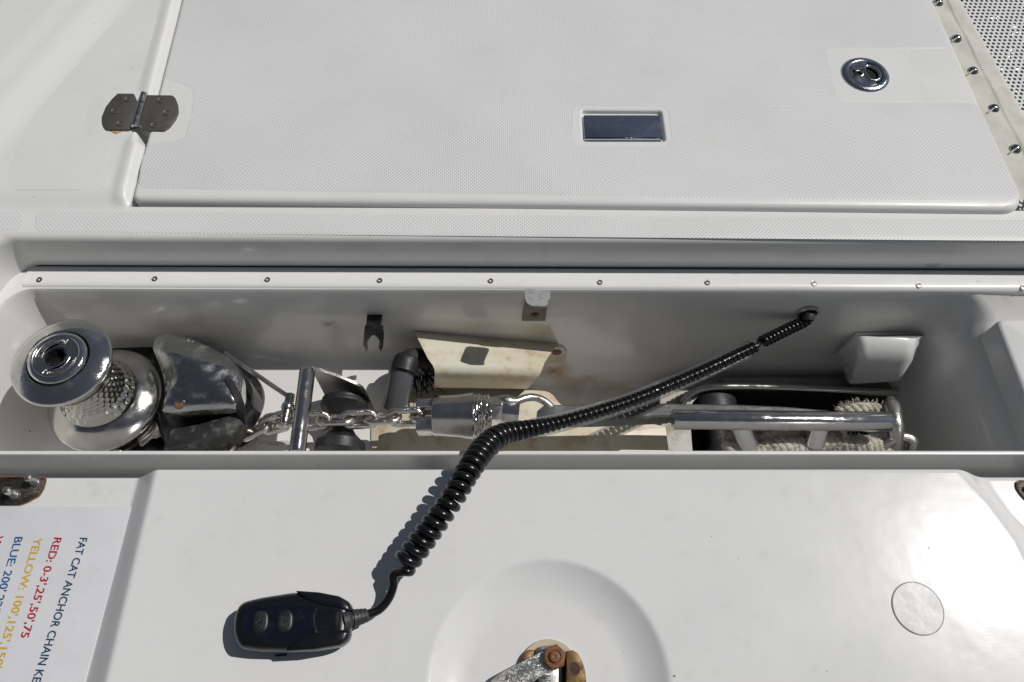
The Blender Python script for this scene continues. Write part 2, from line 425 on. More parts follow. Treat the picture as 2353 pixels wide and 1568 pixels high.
# ---- hatch outline (its edges set the deck's gap)
HZ = .012
hFL, hFR = A(300, 458, HZ), A(2362, 482, HZ)
hBL = hFL+(A(415, 0, HZ)-hFL)*1.75; hBR = A(2353, 440, HZ)+(A(2150, 0, HZ)-A(2353, 440, HZ))*1.75; hBR.y = hBL.y
def xgap(y): return hFL.x+(hBL.x-hFL.x)*(y-hFL.y)/(hBL.y-hFL.y)-.0055
YG = A(1000, 479, 0).y                        # back edge of the strip in front of the hatch
YC = .658                                     # where the deck starts to round down into the locker
hc = ZA('h', 1090, 760, HZ)                   # hinge centre
bA, bB = A(300, 0, 0), A(5, 345, 0)
bd = (bB-bA).normalized(); bn = V(bd.y, -bd.x, 0)
if bn.x > 0: bn = -bn
eA, eB = A(14, 0, 0), A(-2, 62, 0); ed = (eB-eA).normalized(); en = V(ed.y, -ed.x, 0)
if en.x > 0: en = -en
ZL = .0092
def zdeck(x, y):
    s = xgap(y)-x
    lv = ZL*sst(y, YG-.012, YG+.030)
    z = lv*sst(s, -.002, .010)
    if s > -.001:
        prof = .0038*sst(s, -.002, .007)*(1-sst(s, .012, .032))*sst(y, YG-.004, YG+.014)
        near = (1-sst(abs(y-hc.y), .032, .060))*(1-sst(s, .070, .11))
        z += max(prof*(1-near), .0022*near)
        notch = (1-sst(abs(y-(hc.y-.042)), .010, .016))*(1-sst(s, .004, .014))
        z -= .03*notch
    d = (V(x, y, 0)-bA).dot(bn)
    z += .0115*sst(d, -.02, .055)+.003*sst(d, .055, .10)
    e = (V(x, y, 0)-eA).dot(en)
    z -= .25*sst(e, -.01, .10)
    return z
mb = MB()
xl = sorted(set([round(v, 5) for v in lin(-1.5, -.95, 11)+lin(-.95, -.62, 66)]))
ss = [.0]+[.0015*i for i in range(1, 30)]
# left of the gap, behind the strip: columns follow the gap line
def leftpt(u, y):
    xg = xgap(y)
    if u <= .05: x = xg-u
    else: x = xg-.05-(u-.05)
    return V(x, y, zdeck(x, y))
us = [0, .001, .002, .004, .006, .008, .010, .0125, .015, .018, .021, .024, .028, .032, .036, .04, .045, .05]+lin(.056, .40, 70)+lin(.44, 1.0, 8)
vs = [YG+.0015*i for i in range(0, 12)]+lin(YG+.0185, 1.30, 150)+lin(1.35, 2.4, 10)
mb.grid(leftpt, us, vs)
# the wall of the gap
mb.grid(lambda u, y: V(xgap(y)+(0 if u == 0 else .0), y, zdeck(xgap(y), y) if u == 0 else -.06), [0, 1], vs)
# strip between locker and hatch, and its continuation to the left
xs = sorted(set([round(v, 4) for v in lin(-1.6, -.9, 7)+lin(-.9, -.52, 76)+lin(-.52, 1.4, 16)]))
mb.grid(lambda x, y: V(x, y, zdeck(x, y) if x < xgap(YG) else 0), xs, lin(YC, YG-.003, 8)+[YG-.0015, YG])
mb.grid(lambda x, k: V(x, YG+(.0012 if k else 0), -.06 if k else 0), lin(xgap(YG), 1.4, 4), [0, 1])
mb.grid(lambda x, y: V(x, y, -.06), lin(xgap(YG)-.03, .9, 2), [YG-.02, hBL.y+.02])     # bottom of the gutter
mb.grid(lambda x, y: V(x, y, -.001), lin(hBL.x-.05, 1.4, 4), [hBL.y+.006, 2.4])
struct(mb.build('deck', M_deck, smooth=50))

# ---- locker liner: U-shaped loft (right, back, left), then floor
XL, XR = -.745, 1.02
XD = .048                                    # right of here the locker is deeper
def uring(xl, xr, yb, z, rl=.032, rr=.05, zr=None, n=8):
    zr = z if zr is None else zr
    def zm(v): return v if v > -.16 else -.16+(v+.16)*(.225/.115)
    pts = [V(xr, .333, zm(zr)), V(xr, yb-rr, zm(zr))]
    for k in range(1, n+1):
        a = k/n*math.pi/2; pts.append(V(xr-rr+rr*math.cos(a), yb-rr+rr*math.sin(a), zm(zr+(z-zr)*k/n)))
    pts.append(V(XD+.002, yb, zm(z))); pts.append(V(XD-.002, yb, z))
    for k in range(0, n+1):
        a = math.pi/2+k/n*math.pi/2; py_ = yb-rl+rl*math.sin(a); pts.append(V(xl+rl+rl*math.cos(a)-.36*(yb-py_), py_, z))
    pts.append(V(xl-.36*(yb-.333), .333, z)); return pts
rings = [uring(XL-.022, 1.46, YC, 0), uring(XL-.014, 1.455, .6545, -.0006), uring(XL-.006, 1.45, .6505, -.003), uring(XL-.001, 1.445, .6478, -.007),
         uring(XL, 1.443, .6468, -.013), uring(XL+.003, 1.44, .646, -.074), uring(XL+.003, .79, .606, -.0755, rl=.03, zr=-.11),
         uring(XL+.005, .768, .6035, -.081, rl=.03, rr=.035, zr=-.116), uring(XL+.012, .742, .6015, -.16, rl=.035, rr=.05),
         uring(XL+.018, .731, .600, -.225, rl=.04, rr=.05), uring(XL+.022, .728, .597, -.245, rl=.04, rr=.05), uring(XL+.03, .724, .593, -.262, rl=.04, rr=.045),
         uring(XL+.042, .718, .585, -.272, rl=.035, rr=.04), uring(XL+.056, .712, .576, -.275, rl=.03, rr=.03)]
mb = MB(); mb.loft(rings, False, False, closed=False)
ZD = -.385
lastr = rings[-1]; kd = next(i for i, p in enumerate(lastr) if abs(p.x-XD-.002) < 1e-6)
ys_, xe_ = .465, .262
mb.fill([[lastr[kd+1]]+lastr[kd+2:-1]+[V(lastr[-1].x, .333, -.275), V(xe_, .333, -.275), V(xe_, ys_, -.275), V(XD-.002, ys_, -.275)]])
mb.loft([[V(xe_, .333, -.275), V(xe_, ys_, -.275), V(XD-.002, ys_, -.275), lastr[kd+1]], [V(xe_, .333, ZD), V(xe_, ys_, ZD), V(XD-.002, ys_, ZD), V(XD+.002, lastr[kd].y, ZD)]], False, False, closed=False)
hx0, hx1, hy0, hy1 = .275, .690, .36, .562
hole = [V(hx0, hy0, ZD), V(hx1, hy0, ZD), V(hx1, hy1, ZD), V(hx0, hy1, ZD)]
mb.fill([[V(xe_, .333, ZD), V(.712, .333, ZD)]+lastr[1:kd+1]+[V(XD+.002, ys_, ZD), V(xe_, ys_, ZD)], hole])
mb.loft([hole, [p+V(0, 0, -.22) for p in hole]], False, True)
def stn(px, py, y, r, col, amt, sc, sq=(1, 1, 1)): return (tuple(A(px, py, y=y)), r, sq, col, amt, sc)
BRN, TAN = (.36, .19, .055), (.52, .38, .19)
liner_st = [stn(1330, 868, .595, .065, BRN, .6, 26, (.7, 1, 1.6)), stn(1275, 850, .597, .045, BRN, .95, 22), stn(1300, 900, .590, .06, BRN, .8, 20), stn(1450, 880, .595, .07, TAN, .7, 12, (.5, 1, 1)),
            stn(1590, 860, .595, .035, BRN, .95, 30), stn(1180, 800, .600, .10, TAN, .45, 10), stn(940, 850, .598, .07, BRN, .7, 20), stn(980, 905, .575, .07, (.20, .13, .07), .9, 16), stn(870, 900, .57, .05, TAN, .7, 20),
            stn(865, 925, .55, .02, (.45, .20, .05), .95, 30), stn(1575, 1000, .44, .03, BRN, .7, 30),
            stn(450, 735, .603, .10, (.44, .42, .38), .55, 14), stn(1250, 755, .602, .05, TAN, .5, 20), stn(760, 745, .602, .02, (.12, .08, .04), .9, 60), stn(700, 800, .6, .05, (.42, .39, .33), .4, 14)]
liner = struct(mb.build('locker_liner', gelcoat('liner_gelcoat', (.74, .732, .708), .20, 1.3, stains=liner_st), smooth=50))
# front lip and gutter
mb = MB()
prof = [(.3325, -.30), (.3325, -.0425), (.3315, -.0405), (.330, -.040), (.3275, -.0402), (.3262, -.0415), (.3258, -.045), (.3258, -.10), (.322, -.108), (.31, -.112), (-.6, -.112)]
mb.grid(lambda x, k: V(x, prof[k][0]+(x*-.0015), prof[k][1]), lin(-1.6, 1.6, 16), range(len(prof)))
struct(mb.build('locker_lip', M_gel, smooth=40))
# moulded step at the right-hand end of the locker
mb = MB(); q = roundpoly([V(.768, .30, 0), V(1.03, .30, 0), V(1.03, .556, 0), V(.762, .556, 0)], [0, 0, 0, .016])
mb.loft([atz(q, -.12), atz(q, -.082), atz(inset(q, .002), -.0765), atz(inset(q, .007), -.0745)])
struct(mb.build('locker_step', M_gel, smooth=50))

# ---- non-skid patches moulded into the deck (parts of the deck)
deck = bpy.data.objects['deck']
def skid(poly, z, mat, parent, r, holes=()):
    p = roundpoly(poly, r, 6); p = atz(p, z)
    hs = [atz(roundpoly(h, hr, 6), z) for h, hr in holes]
    mb = MB()
    mb.fill([p]+hs)
    e = inset(p, -.0032); mb.loft([p, atz(e, z-.0010)], False, False)
    for h in hs: mb.loft([h, atz(inset(h, .0026), z-.0010)], False, False)
    return mb.build('nonskid_patch', mat, parent, smooth=60, wn=True)
skid([A(88, 487, 0), A(2500, 510, 0), A(2500, 551, 0), A(80, 530, 0)], .0007, M_skid2, deck, .012)
skid([A(-80, 486, 0), A(54, 486, 0), A(50, 528, 0), A(-80, 528, 0)], .0007, M_skid2, deck, .012)
skid([ZA('z5', *p, z=ZL) for p in ((400, 95), (885, 95), (868, 160), (775, 440), (650, 470), (560, 540), (505, 640), (515, 735), (570, 795), (615, 805), (590, 900), (560, 990), (490, 1060), (60, 1060), (45, 960), (150, 720), (235, 480), (330, 200))],
     ZL+.0003, M_skid3, deck, .016)

# ================================================================== HATCH
hatch = thing('deck_hatch', 'large white textured deck hatch lid with a flush round latch and a mirror lift handle', 'hatch', ((hFL+hFR)/2).to_tuple())
quad = [hFL, hFR, hBR, hBL]
def hring(ins, z): return atz(inset(roundpoly(quad, [.012, .035, .03, .02], 8), ins), z)
pk = atz(roundpoly([A(1336, 253, HZ), A(1520, 254, HZ), A(1530, 324, HZ), A(1340, 324, HZ)], .006), HZ)
mb = MB()
rg = [hring(.004, -.03), hring(.0, -.012), hring(0, .002), hring(.001, .007), hring(.0035, .0102), hring(.008, HZ)]
mb.loft(rg, False, False)
pk1 = atz(inset(pk, -.0035), HZ)
mb.fill([rg[-1], pk1])
mb.loft([pk1, atz(inset(pk, -.001), HZ-.0012), atz(inset(pk, .0004), HZ-.003), atz(inset(pk, .001), HZ-.0072)], False, True)
mb.build('panel', M_deck, hatch, smooth=45, wn=True)
def ext(p, q, k): return p+(q-p)*k
L1, L2 = ZA('z5', 1040, 0, HZ), ZA('z5', 930, 440, HZ)
outl = [A(322, 431, HZ), A(2346, 463, HZ), A(2243, 240, HZ), A(1942, 239, HZ), A(1924, 226, HZ), A(1897, 116, HZ), A(1906, 111, HZ), A(2182, 110, HZ), A(2126, 0, HZ), ext(A(2182, 110, HZ), A(2126, 0, HZ), 3.4), ext(L2, L1, 3.4), L1, L2,
        ZA('z5', 1095, 492, HZ), ZA('z5', 1085, 600, HZ), ZA('z5', 1045, 770, HZ), ZA('z5', 990, 792, HZ), ZA('z5', 838, 808, HZ), ZA('z5', 800, 920, HZ)]
zone = [A(1316, 242, HZ), A(1537, 243, HZ), A(1548, 338, HZ), A(1316, 338, HZ)]
skid(outl, HZ+.0007, M_skid, hatch, [.014, .022, .01, .012, .012, .006, .006, .02, .004, .01, .01, .004, .012, .02, .02, .02, .012, .016, .016], holes=[(zone, .022)])
# lift handle: chrome plate tilted in its pocket
mb = MB()
hp = [A(1340, 266, HZ-.0045), A(1516, 266, HZ-.0045), A(1524, 320, HZ-.002), A(1342, 320, HZ-.002)]
hq = roundpoly(hp, [.003, .004, .001, .001], 4)
dz = V(0, 0, .0022)
def ins3(poly, d): 
    q_ = inset(poly, d); return q_
mb.loft([[p-dz for p in hq], [p+dz*.2 for p in hq], [p+dz*.6 for p in ins3(hq, .0006)], [p+dz*.8 for p in ins3(hq, .002)]])
mb.build('lift_handle', M_handle, hatch, smooth=25)
# round flush latch
lc = ZA('la', 1000, 815, HZ); R_ = .0405
latch = MB()
latch.lathe(lc, (0, 0, 1), [(R_, -.001), (R_, .001), (R_-.002, .003), (R_-.006, .0045), (R_-.010, .0046), (R_-.012, .0035), (R_-.0125, .0012)], 64)
lo = latch.build('latch', M_latch, hatch, smooth=60)
mb = MB(); 
# flat black disc inside the ring: the well's shade put into its colour
def disc_pts(c, r, a0, a1, n): return [c+V(math.cos(rad(a0+(a1-a0)*k/n))*r, math.sin(rad(a0+(a1-a0)*k/n))*r, 0) for k in range(n+1)]
mb.lathe(lc, (0, 0, 1), [(R_-.0122, .0010), (.001, .0009)], 48, False, True)
mb.build('latch_well', M_pit, lo, smooth=0)
mb = MB()   # chrome cheeks: upper-left and lower-left of the face, leaving the slot dark
ang0 = 18
def sector(r0, r1, a0, a1, z0, z1, n=16):
    o_ = disc_pts(lc, r1, a0, a1, n); i_ = disc_pts(lc, r0, a1, a0, n); pl = [p+V(0, 0, z0) for p in o_+i_]
    return pl, V(0, 0, z1-z0)
for a0, a1, r0 in ((75, 158, .011), (200, 298, .011)):
    pl, vv = sector(r0, R_-.0115, a0, a1, .0008, .0040); mb.prism(pl, vv)
pl, vv = sector(.0235, R_-.0115, 150, 206, .0008, .0040); mb.prism(pl, vv)
mb.build('latch_cheek', M_latch, lo, smooth=30, bevel=.0006)
mb = MB()
rc = lc+V(.0075, -.001, .0034)
dr = [rc+V(-.0095, .011, 0), rc+V(-.004, .0165, 0), rc+V(.004, .016, 0), rc+V(.012, .009, 0), rc+V(.0150, -.001, 0), rc+V(.012, -.011, 0), rc+V(.004, -.0165, 0), rc+V(-.005, -.014, 0), rc+V(-.0095, -.006, 0)]
pth = smoothpath(dr+[dr[0]], 5)[:-1]
mb.tube(pth, .0032, 10, closed=True)
mb.build('pull_ring', M_latch, lo, smooth=60)
mb = MB(); mb.tube([lc+V(-.016, .006, .0015), lc+V(-.009, .0055, .003), lc+V(-.0045, 0, .0035), lc+V(-.008, -.006, .003), lc+V(-.014, -.006, .0015)], .0016, 8)
mb.build('spring', M_screwl, lo)

# ================================================================== HATCH HINGE
hinge = thing('hatch_hinge', 'dull grey two-leaf hinge with six screws on the left edge of the hatch', 'hinge', hc.to_tuple())
zh = HZ+.0006
lf = [(1000, 415), (700, 412), (590, 520), (480, 660), (412, 830), (415, 930), (440, 1010), (490, 1072), (920, 1080), (1030, 760), (1080, 600)]
rt = [(1150, 440), (1710, 447), (1760, 490), (1810, 620), (1818, 760), (1770, 880), (1660, 1030), (1560, 1100), (960, 1085), (1040, 820)]
def leaf(pts, nm):
    mb = MB(); p = roundpoly([ZA('h', *q, z=zh) for q in pts], .002, 3); plate(mb, p, zh-.0008, zh+.0022, .0008); return mb.build(nm, M_hinge, hinge, smooth=30)
leaf(lf, 'leaf'); leaf(rt, 'leaf')
k0, k1 = ZA('h', 1180, 400, zh+.005), ZA('h', 1005, 1010, zh+.005)
axk = (k1-k0).normalized(); Lk = (k1-k0).length
mb = MB()
for f0, f1 in ((0, .30), (.312, .655), (.667, 1)):
    mb.lathe(k0, axk, [(0.0005, f0*Lk), (.0048, f0*Lk), (.0056, f0*Lk+.0008), (.0056, f1*Lk-.0008), (.0048, f1*Lk), (.0005, f1*Lk)], 24)
mb.build('knuckle', M_knuck, hinge, smooth=40)
def screw_mb(r, h=.0008, star=.42):
    mb = MB(); mb.lathe((0, 0, 0), (0, 0, 1), [(r, -.0006), (r, h*.3), (r*.9, h), (r*.82, h*.9), (r*.74, h*.55), (r*star*1.05, h*.75), (r*star, h*.6), (r*star*.8, -h*.8), (.0002, -h)], 20); return mb
scr = [(885, 505), (640, 725), (745, 955), (1490, 525), (1597, 755), (1370, 985)]
p0 = proto_at(screw_mb(.0064, .0012), 'screw', M_hinge, hinge, ZA('h', *scr[0], z=zh+.0022))
for s in scr[1:]: put(p0, 'screw', hinge, ZA('h', *s, z=zh+.0022))
mb = MB(); st = roundpoly([ZA('h', 520, 1070, zh), ZA('h', 800, 1075, zh), ZA('h', 700, 1110, zh), ZA('h', 660, 1132, zh), ZA('h', 610, 1105, zh)], .003)
# rust weep below the leaf: a thin crust
mb.loft([atz(st, zh-.0007), atz(inset(st, .0012), zh-.0003)]); mb.build('rust_weep', plain('rust_weep', (.62, .34, .07), .6, var=.3, dust=(.72, .66, .55), damt=.8, dscale=130), hinge)

# ================================================================== TRAMPOLINE
tramp = thing('trampoline', 'white perforated trampoline net with a laced canvas hem along the right of the hatch', 'trampoline', A(2300, 200, 0).to_tuple())
zt = .000
n0, n1 = A(2208, 0, zt), A(2353, 258, zt); nd = (n1-n0).normalized()
e0 = hBR+V(.004, 0, 0); e1 = hFR+V(.004, 0, 0)
mb = MB()
yy = lin(.725, 1.5, 60)
def hemx(y, k):
    xin = hFR.x+(hBR.x-hFR.x)*(y-hFR.y)/(hBR.y-hFR.y)-.002
    xout = n0.x+(n1.x-n0.x)*(y-n0.y)/(n1.y-n0.y)
    return xin+(xout-xin)*k
def hemp(k, y):
    x = hemx(y, k)
    zz = zt-.001+.0025*math.sin(k*math.pi)**.5+.0012*math.sin(y*55+k*9)*math.sin(k*math.pi)+(.0007 if .55 < k < .97 else 0)-(.012 if k == 0 else 0)-(.010 if k >= 1 else 0)
    return V(x, y, zz)
ks = [0, .015, .04, .1, .2, .3, .4, .5, .545, .555, .6, .7, .8, .9, .965, .972, .985, 1.0]
mb.grid(hemp, ks, yy); mb.build('hem', M_hem, tramp, smooth=60)
mb = MB()
nx, ny = .0093, .0088
y0 = .73; rows = int(.70/ny); 
for j in range(rows):
    y = y0+j*ny
    xs0 = hemx(y, 1)-.006
    c0 = int(xs0/nx)
    for i in range(c0, int(1.30/nx)):
        cx_, cy_ = i*nx+(nx/2 if j % 2 else 0), y
        if cx_-nx/2 < xs0-.012: continue
        o_ = [V(cx_+sx*nx/2, cy_+sy*ny/2, zt-.006) for sx, sy in ((-1, -1), (0, -1), (1, -1), (1, 0), (1, 1), (0, 1), (-1, 1), (-1, 0))]
        h_ = [V(cx_+.31*nx*math.cos(rad(a)), cy_+.36*ny*math.sin(rad(a)), zt-.006) for a in (225, 270, 315, 0, 45, 90, 135, 180)]
        k = len(mb.v); mb.v += o_+h_
        mb.f += [(k+q, k+(q+1) % 8, k+8+(q+1) % 8, k+8+q) for q in range(8)]
mb.build('net', M_net, tramp, smooth=0, recalc=False)
gp = [(2156, 6), (2198, 89), (2236, 163), (2284, 249), (2334, 342)]
gm = MB(); gm.lathe((0, 0, 0), (0, 0, 1), [(.0092, -.001), (.0090, .0006), (.0080, .0012), (.0074, .0022), (.0062, .0040), (.0040, .0054), (.0018, .0060), (.0001, .0061)], 28)
g0 = proto_at(gm, 'grommet', M_grom, tramp, A(*gp[0], z=zt+.002), smooth=60)
for g in gp[1:]: put(g0, 'grommet', tramp, A(*g, z=zt+.002))
for g in gp:
    c = A(*g, z=zt+.003); mb = MB()
    mb.tube(smoothpath([c+V(-.002, -.003, .0048), c+V(-.007, -.006, .0025), c+V(-.013, -.010, .001), c+V(-.018, -.012, -.006)], 5), .0014, 8); mb.build('lashing', M_lash, tramp)

# ================================================================== SEAL STRIP on the locker ledge
ls, le = A(44, 640, -.0755), A(2353, 660, -.0755)
strip = thing('seal_strip', 'long white plastic strip with a row of screws along the back of the locker', 'strip', (0, .625, -.0755))
mb = MB(); zs = -.0755
pr = [(.6455, 0), (.6455, .003), (.640, .0033), (.6395, .0036), (.617, .0044), (.612, .0038), (.6085, .0012), (.607, -.003), (.6068, -.0085), (.609, -.0095), (.612, -.004)]
mb.loft([[V(x, p[0]-.0018*(x+.7), zs+p[1]) for p in pr] for x in (-.728, -.5, -.2, .1, .4, .7, 1.0)])
mb.build('strip', M_strip, strip, smooth=40)
spx = [(90, 643), (355, 641), (614, 643), (872, 645), (1127, 646), (1378, 649), (1625, 650), (1870, 652), (2111, 656), (2351, 661)]
sd = screw_mb(.0046, .0009)
s0 = None
for i, s in enumerate(spx):
    pos = A(*s, z=zs+.0046)
    if s0 is None: s0 = proto_at(sd, 'screw', M_screwd, strip, pos); continue
    c = put(s0, 'screw', strip, pos)
    if i >= 7:
        c.data = s0.data.copy(); c.data.materials[0] = M_screwl; c['label'] = 'bright screw'
# thin black line in the joint behind the strip
mb = MB(); mb.loft([[V(x, .6461-.0018*(x+.7), zs+.0028), V(x, .6461-.0018*(x+.7), zs+.0046), V(x, .6446-.0018*(x+.7), zs+.0046), V(x, .6446-.0018*(x+.7), zs+.0028)] for x in (-.728, 0, 1.0)])
mb.build('joint_line', M_black, strip)

# ================================================================== LOCKER LID (turned over, towards the viewer)
lid = thing('locker_lid', 'white anchor locker lid lying open upside down with a raised panel, in the foreground', 'lid', (0, .15, 0))
FZ = -.034
tA, tB = A(355, 1078, 0), A(240, 1568, 0)            # left: top of the slope
fA, fB = A(318, 1097, FZ), A(196, 1568, FZ)          # left: foot of the slope
gA = [A(2200, 1082, 0), A(2265, 1150, 0), A(2330, 1240, 0), A(2372, 1330, 0), A(2400, 1450, 0)]   # right: top of slope
gB = [A(2256, 1087, FZ), A(2278, 1128, FZ), A(2313, 1178, FZ), A(2353, 1219, FZ), A(2480, 1400, FZ)]
def xat(pl, y):
    pl = sorted(pl, key=lambda p: p.y)
    if y <= pl[0].y: a, b = pl[0], pl[1]
    elif y >= pl[-1].y: a, b = pl[-2], pl[-1]
    else:
        for a, b in zip(pl, pl[1:]):
            if a.y <= y <= b.y: break
    return a.x+(b.x-a.x)*(y-a.y)/(b.y-a.y)
dc = A(1263, 1570, 0); DR = .134
YE = A(1200, 1078, 0).y
def zlid(x, y):
    xt, xf = xat([tA, tB], y), xat([fA, fB], y)
    u_ = max(0, min(1, (x-xf)/(xt+.002-xf))); z = FZ*(1-(u_*.75+.25*u_*u_*(3-2*u_)))
    ra, rb = xat(gA, y), xat(gB, y)
    z += FZ*sst(x, min(ra, rb-.03), rb+.004)
    d = math.hypot(x-dc.x, y-dc.y)
    u2 = max(0, min(1, (d-DR+.048)/.048)); z -= .0170*(1-u2**1.8)
    e = YE-y
    if e < .004: z -= .0022*(1-e/.004)**2
    return z
xs = sorted(set([round(v, 4) for v in lin(-1.1, -.62, 12)+lin(-.62, -.40, 64)+lin(-.40, -.10, 60)+lin(-.10, .22, 90)+lin(.22, .52, 50)+lin(.52, .80, 70)+lin(.80, 1.1, 10)]))
ys = [YE, YE-.0007, YE-.0015, YE-.0025, YE-.004]+lin(YE-.006, .0, 110)+lin(-.02, -.35, 14)
mb = MB(); mb.grid(lambda x, y: V(x, y-.0016*x, zlid(x, y)), xs, ys)
mb.grid(lambda x, k: V(x, YE-.0016*x-(.001 if k else 0), zlid(x, YE) if k == 0 else -.06), xs, [0, 1])
mb.build('panel', M_lid, lid, smooth=60)
# round patch
pc = ZA('a2', 606, 1090, 0)
def zl(p): return zlid(p.x, p.y)
pc.z = zl(pc)
mb = MB(); mb.lathe(pc, (0, 0, 1), [(.0300, .0002), (.0299, .0008), (.0290, .0008)], 64); mb.build('patch_rim', M_ringd, lid)
mb = MB(); mb.lathe(pc, (0, 0, 1), [(.0290, .0006), (.0286, .0010), (.0001, .0010)], 64); mb.build('patch', M_patch, lid)

# ---- placard with the chain key
PZ = FZ+.0016
plc = thing('chain_key_placard', 'white placard with coloured lettering about the anchor chain, on the lid at lower left', 'placard', A(150, 1300, PZ).to_tuple())
c0, c1 = A(305, 1165, PZ), A(195, 1568, PZ)
dlow = (c1-c0)
pp = [c0, c0+dlow*1.55, c0+dlow*1.55+V(-.45, -.0, 0), A(-330, 1160, PZ)]
mb = MB(); plate(mb, roundpoly(pp, .002, 3), FZ+.0002, PZ, .0006); mb.build('board', M_placard, plc, smooth=30)
def text(body, start, end_dir, size, mat, parent, nm='lettering', length=None):
    cu = bpy.data.curves.new('t', 'FONT'); cu.body = body; cu.size = 1; cu.resolution_u = 3; cu.offset = .018
    to = bpy.data.objects.new('t', cu); COL.objects.link(to)
    dg = bpy.context.evaluated_depsgraph_get(); dg.update()
    me = bpy.data.meshes.new_from_object(to.evaluated_get(dg))
    bpy.data.objects.remove(to); bpy.data.curves.remove(cu)
    xd = Vector(end_dir).normalized(); yd = V(0, 0, 1).cross(xd)
    w_ = max(v.co.x for v in me.vertices)
    sx = length/w_ if length else size
    mb = MB()
    mb.v = [start+xd*v.co.x*sx+yd*v.co.y*size for v in me.vertices]; mb.f = [tuple(p.vertices) for p in me.polygons]
    bpy.data.meshes.remove(me)
    return mb.build(nm, mat, parent, smooth=0, recalc=False)
TZ = PZ+.0003
def z7(x, y): return ZA('z7', x, y, TZ)
# baseline of a line lies on its left (text runs towards the viewer)
ln = [('FAT CAT ANCHOR CHAIN KEY', (556, 562), (233, 1530), 'navy', 22), ("RED: 0-3',25',50',75", (378, 560), (140, 1258), 'red', None),
      ("YELLOW: 100',125',150'", (240, 568), (-5, 1330), 'yellow', None), ("BLUE: 200',225',250'", (107, 556), (-70, 1120), 'blue', None), ('W:', (-28, 553), (-60, 640), 'red', None)]
p_a, p_b = z7(378, 560), z7(140, 1258); full = (p_b-p_a).length
cu_len = {}
def tw(body):
    cu = bpy.data.curves.new('t', 'FONT'); cu.body = body; cu.size = 1
    to = bpy.data.objects.new('t', cu); COL.objects.link(to); dg = bpy.context.evaluated_depsgraph_get(); dg.update()
    me = bpy.data.meshes.new_from_object(to.evaluated_get(dg)); w_ = max(v.co.x for v in me.vertices)
    bpy.data.meshes.remove(me); bpy.data.objects.remove(to); bpy.data.curves.remove(cu); return w_
scx = full/tw("RED: 0-3',25',50',75"); capsz = scx*1.0
s1 = (z7(233, 1530)-z7(556, 562)).length/tw('FAT CAT ANCHOR CHAIN K')
for body, a, b, c, k in ln:
    st = z7(*a); dr = z7(*b)-st
    text(body, st, dr, .0136, globals()['M_t_'+c], plc, length=tw(body)*(s1 if c == 'navy' else scx))

# ---- lid hinge halves
def lid_hinge(poly, studs, lab):
    c = sum(poly, V(0, 0, 0))/len(poly)
    mb = MB(); plate(mb, poly, FZ+.0003, FZ+.0032, .0009); t = mb.build('hinge_leaf', M_hingeb, lid, smooth=30, label=lab)
    mb = MB(); q_ = inset(poly, -.0016); mb.loft([atz(q_, FZ+.0001), atz(inset(poly, -.0004), FZ+.0008)], False, False)
    mb.build('rust_edge', plain('rust_edge', (.30, .12, .03), .6, var=.4, dust=(.5, .3, .12), damt=.6, dscale=140), t)
    for s in studs:
        mb = MB(); s = V(s.x, s.y, FZ+.003)
        pf = [(.0068, 0), (.0068, .0012), (.0044, .0014)]
        for k in range(6): pf += [(.0044, .0018+k*.0016), (.0037, .0026+k*.0016)]
        pf += [(.0036, .0125), (.0050, .013), (.0050, .0175), (.0042, .0195), (.002, .0206), (.0001, .0208)]
        mb.lathe(s, (0, 0, 1), pf, 20); mb.build('stud', M_screwl if s is not None else M_steel, t, smooth=30)
    return t
lp = [ZA('hp', *p, z=FZ) for p in ((-700, 280), (1200, 290), (1310, 310), (1345, 350), (1330, 440), (1270, 640), (1150, 830), (820, 1010), (600, 1090), (200, 1125), (-700, 1120))]
lid_hinge(roundpoly(lp, .0015, 2), [ZA('hp', 1090, 430, FZ), ZA('hp', 480, 800, FZ)], 'rust-edged dark hinge leaf with two threaded studs on the lid above the placard')
rp = [ZA('a2', *p, z=FZ) for p in ((1500, 265), (1262, 268), (1236, 282), (1240, 315), (1262, 350), (1296, 388), (1500, 520))]
lid_hinge(roundpoly(rp, .002, 2), [A(2372, 1122, FZ)], 'steel hinge leaf cut off by the right edge of the picture, on the lid corner')

# ---- lid latch in its dished recess
lz = zlid(dc.x, dc.y)
lt = ZA('lb', 1200, 1090, lz); lt = V(lt.x, A(1272, 1545, lz).y, lz)
RB = (ZA('lb', 1200, 170, lz)-V(lt.x, lt.y, lz)).length
ll = thing('lid_latch', 'rust-stained cam latch with a zinc lever arm bolted in the dished recess of the lid', 'latch', lt.to_tuple())
mb = MB(); mb.lathe(lt, (0, 0, 1), [(RB*.80, 0), (RB*.80, .0035), (RB*.84, .004), (RB*.98, .0038), (RB, .002), (RB, -.0005)], 56); mb.build('base_ring', M_ring, ll)
mb = MB(); mb.lathe(lt, (0, 0, 1), [(RB*.80, .0022), (.0001, .0022)], 40); mb.build('backing', M_pit, ll)
def LB(x, y, z): return ZA('lb', x, y, z)
zb = lz+.010
mb = MB(); plate(mb, roundpoly([LB(*p, z=zb) for p in ((1590, 430), (1740, 410), (1850, 480), (1960, 680), (2020, 880), (2045, 1140), (2040, 1500), (1590, 1500))], .002, 3), lz+.002, zb, .0012); mb.build('body_half', M_brass, ll, smooth=30)
mb = MB(); plate(mb, roundpoly([LB(*p, z=zb-.003) for p in ((520, 690), (600, 520), (700, 410), (860, 400), (875, 470), (840, 560), (600, 900))], .002, 3), lz+.002, zb-.003, .0012); mb.build('body_half', M_brass, ll, smooth=30)
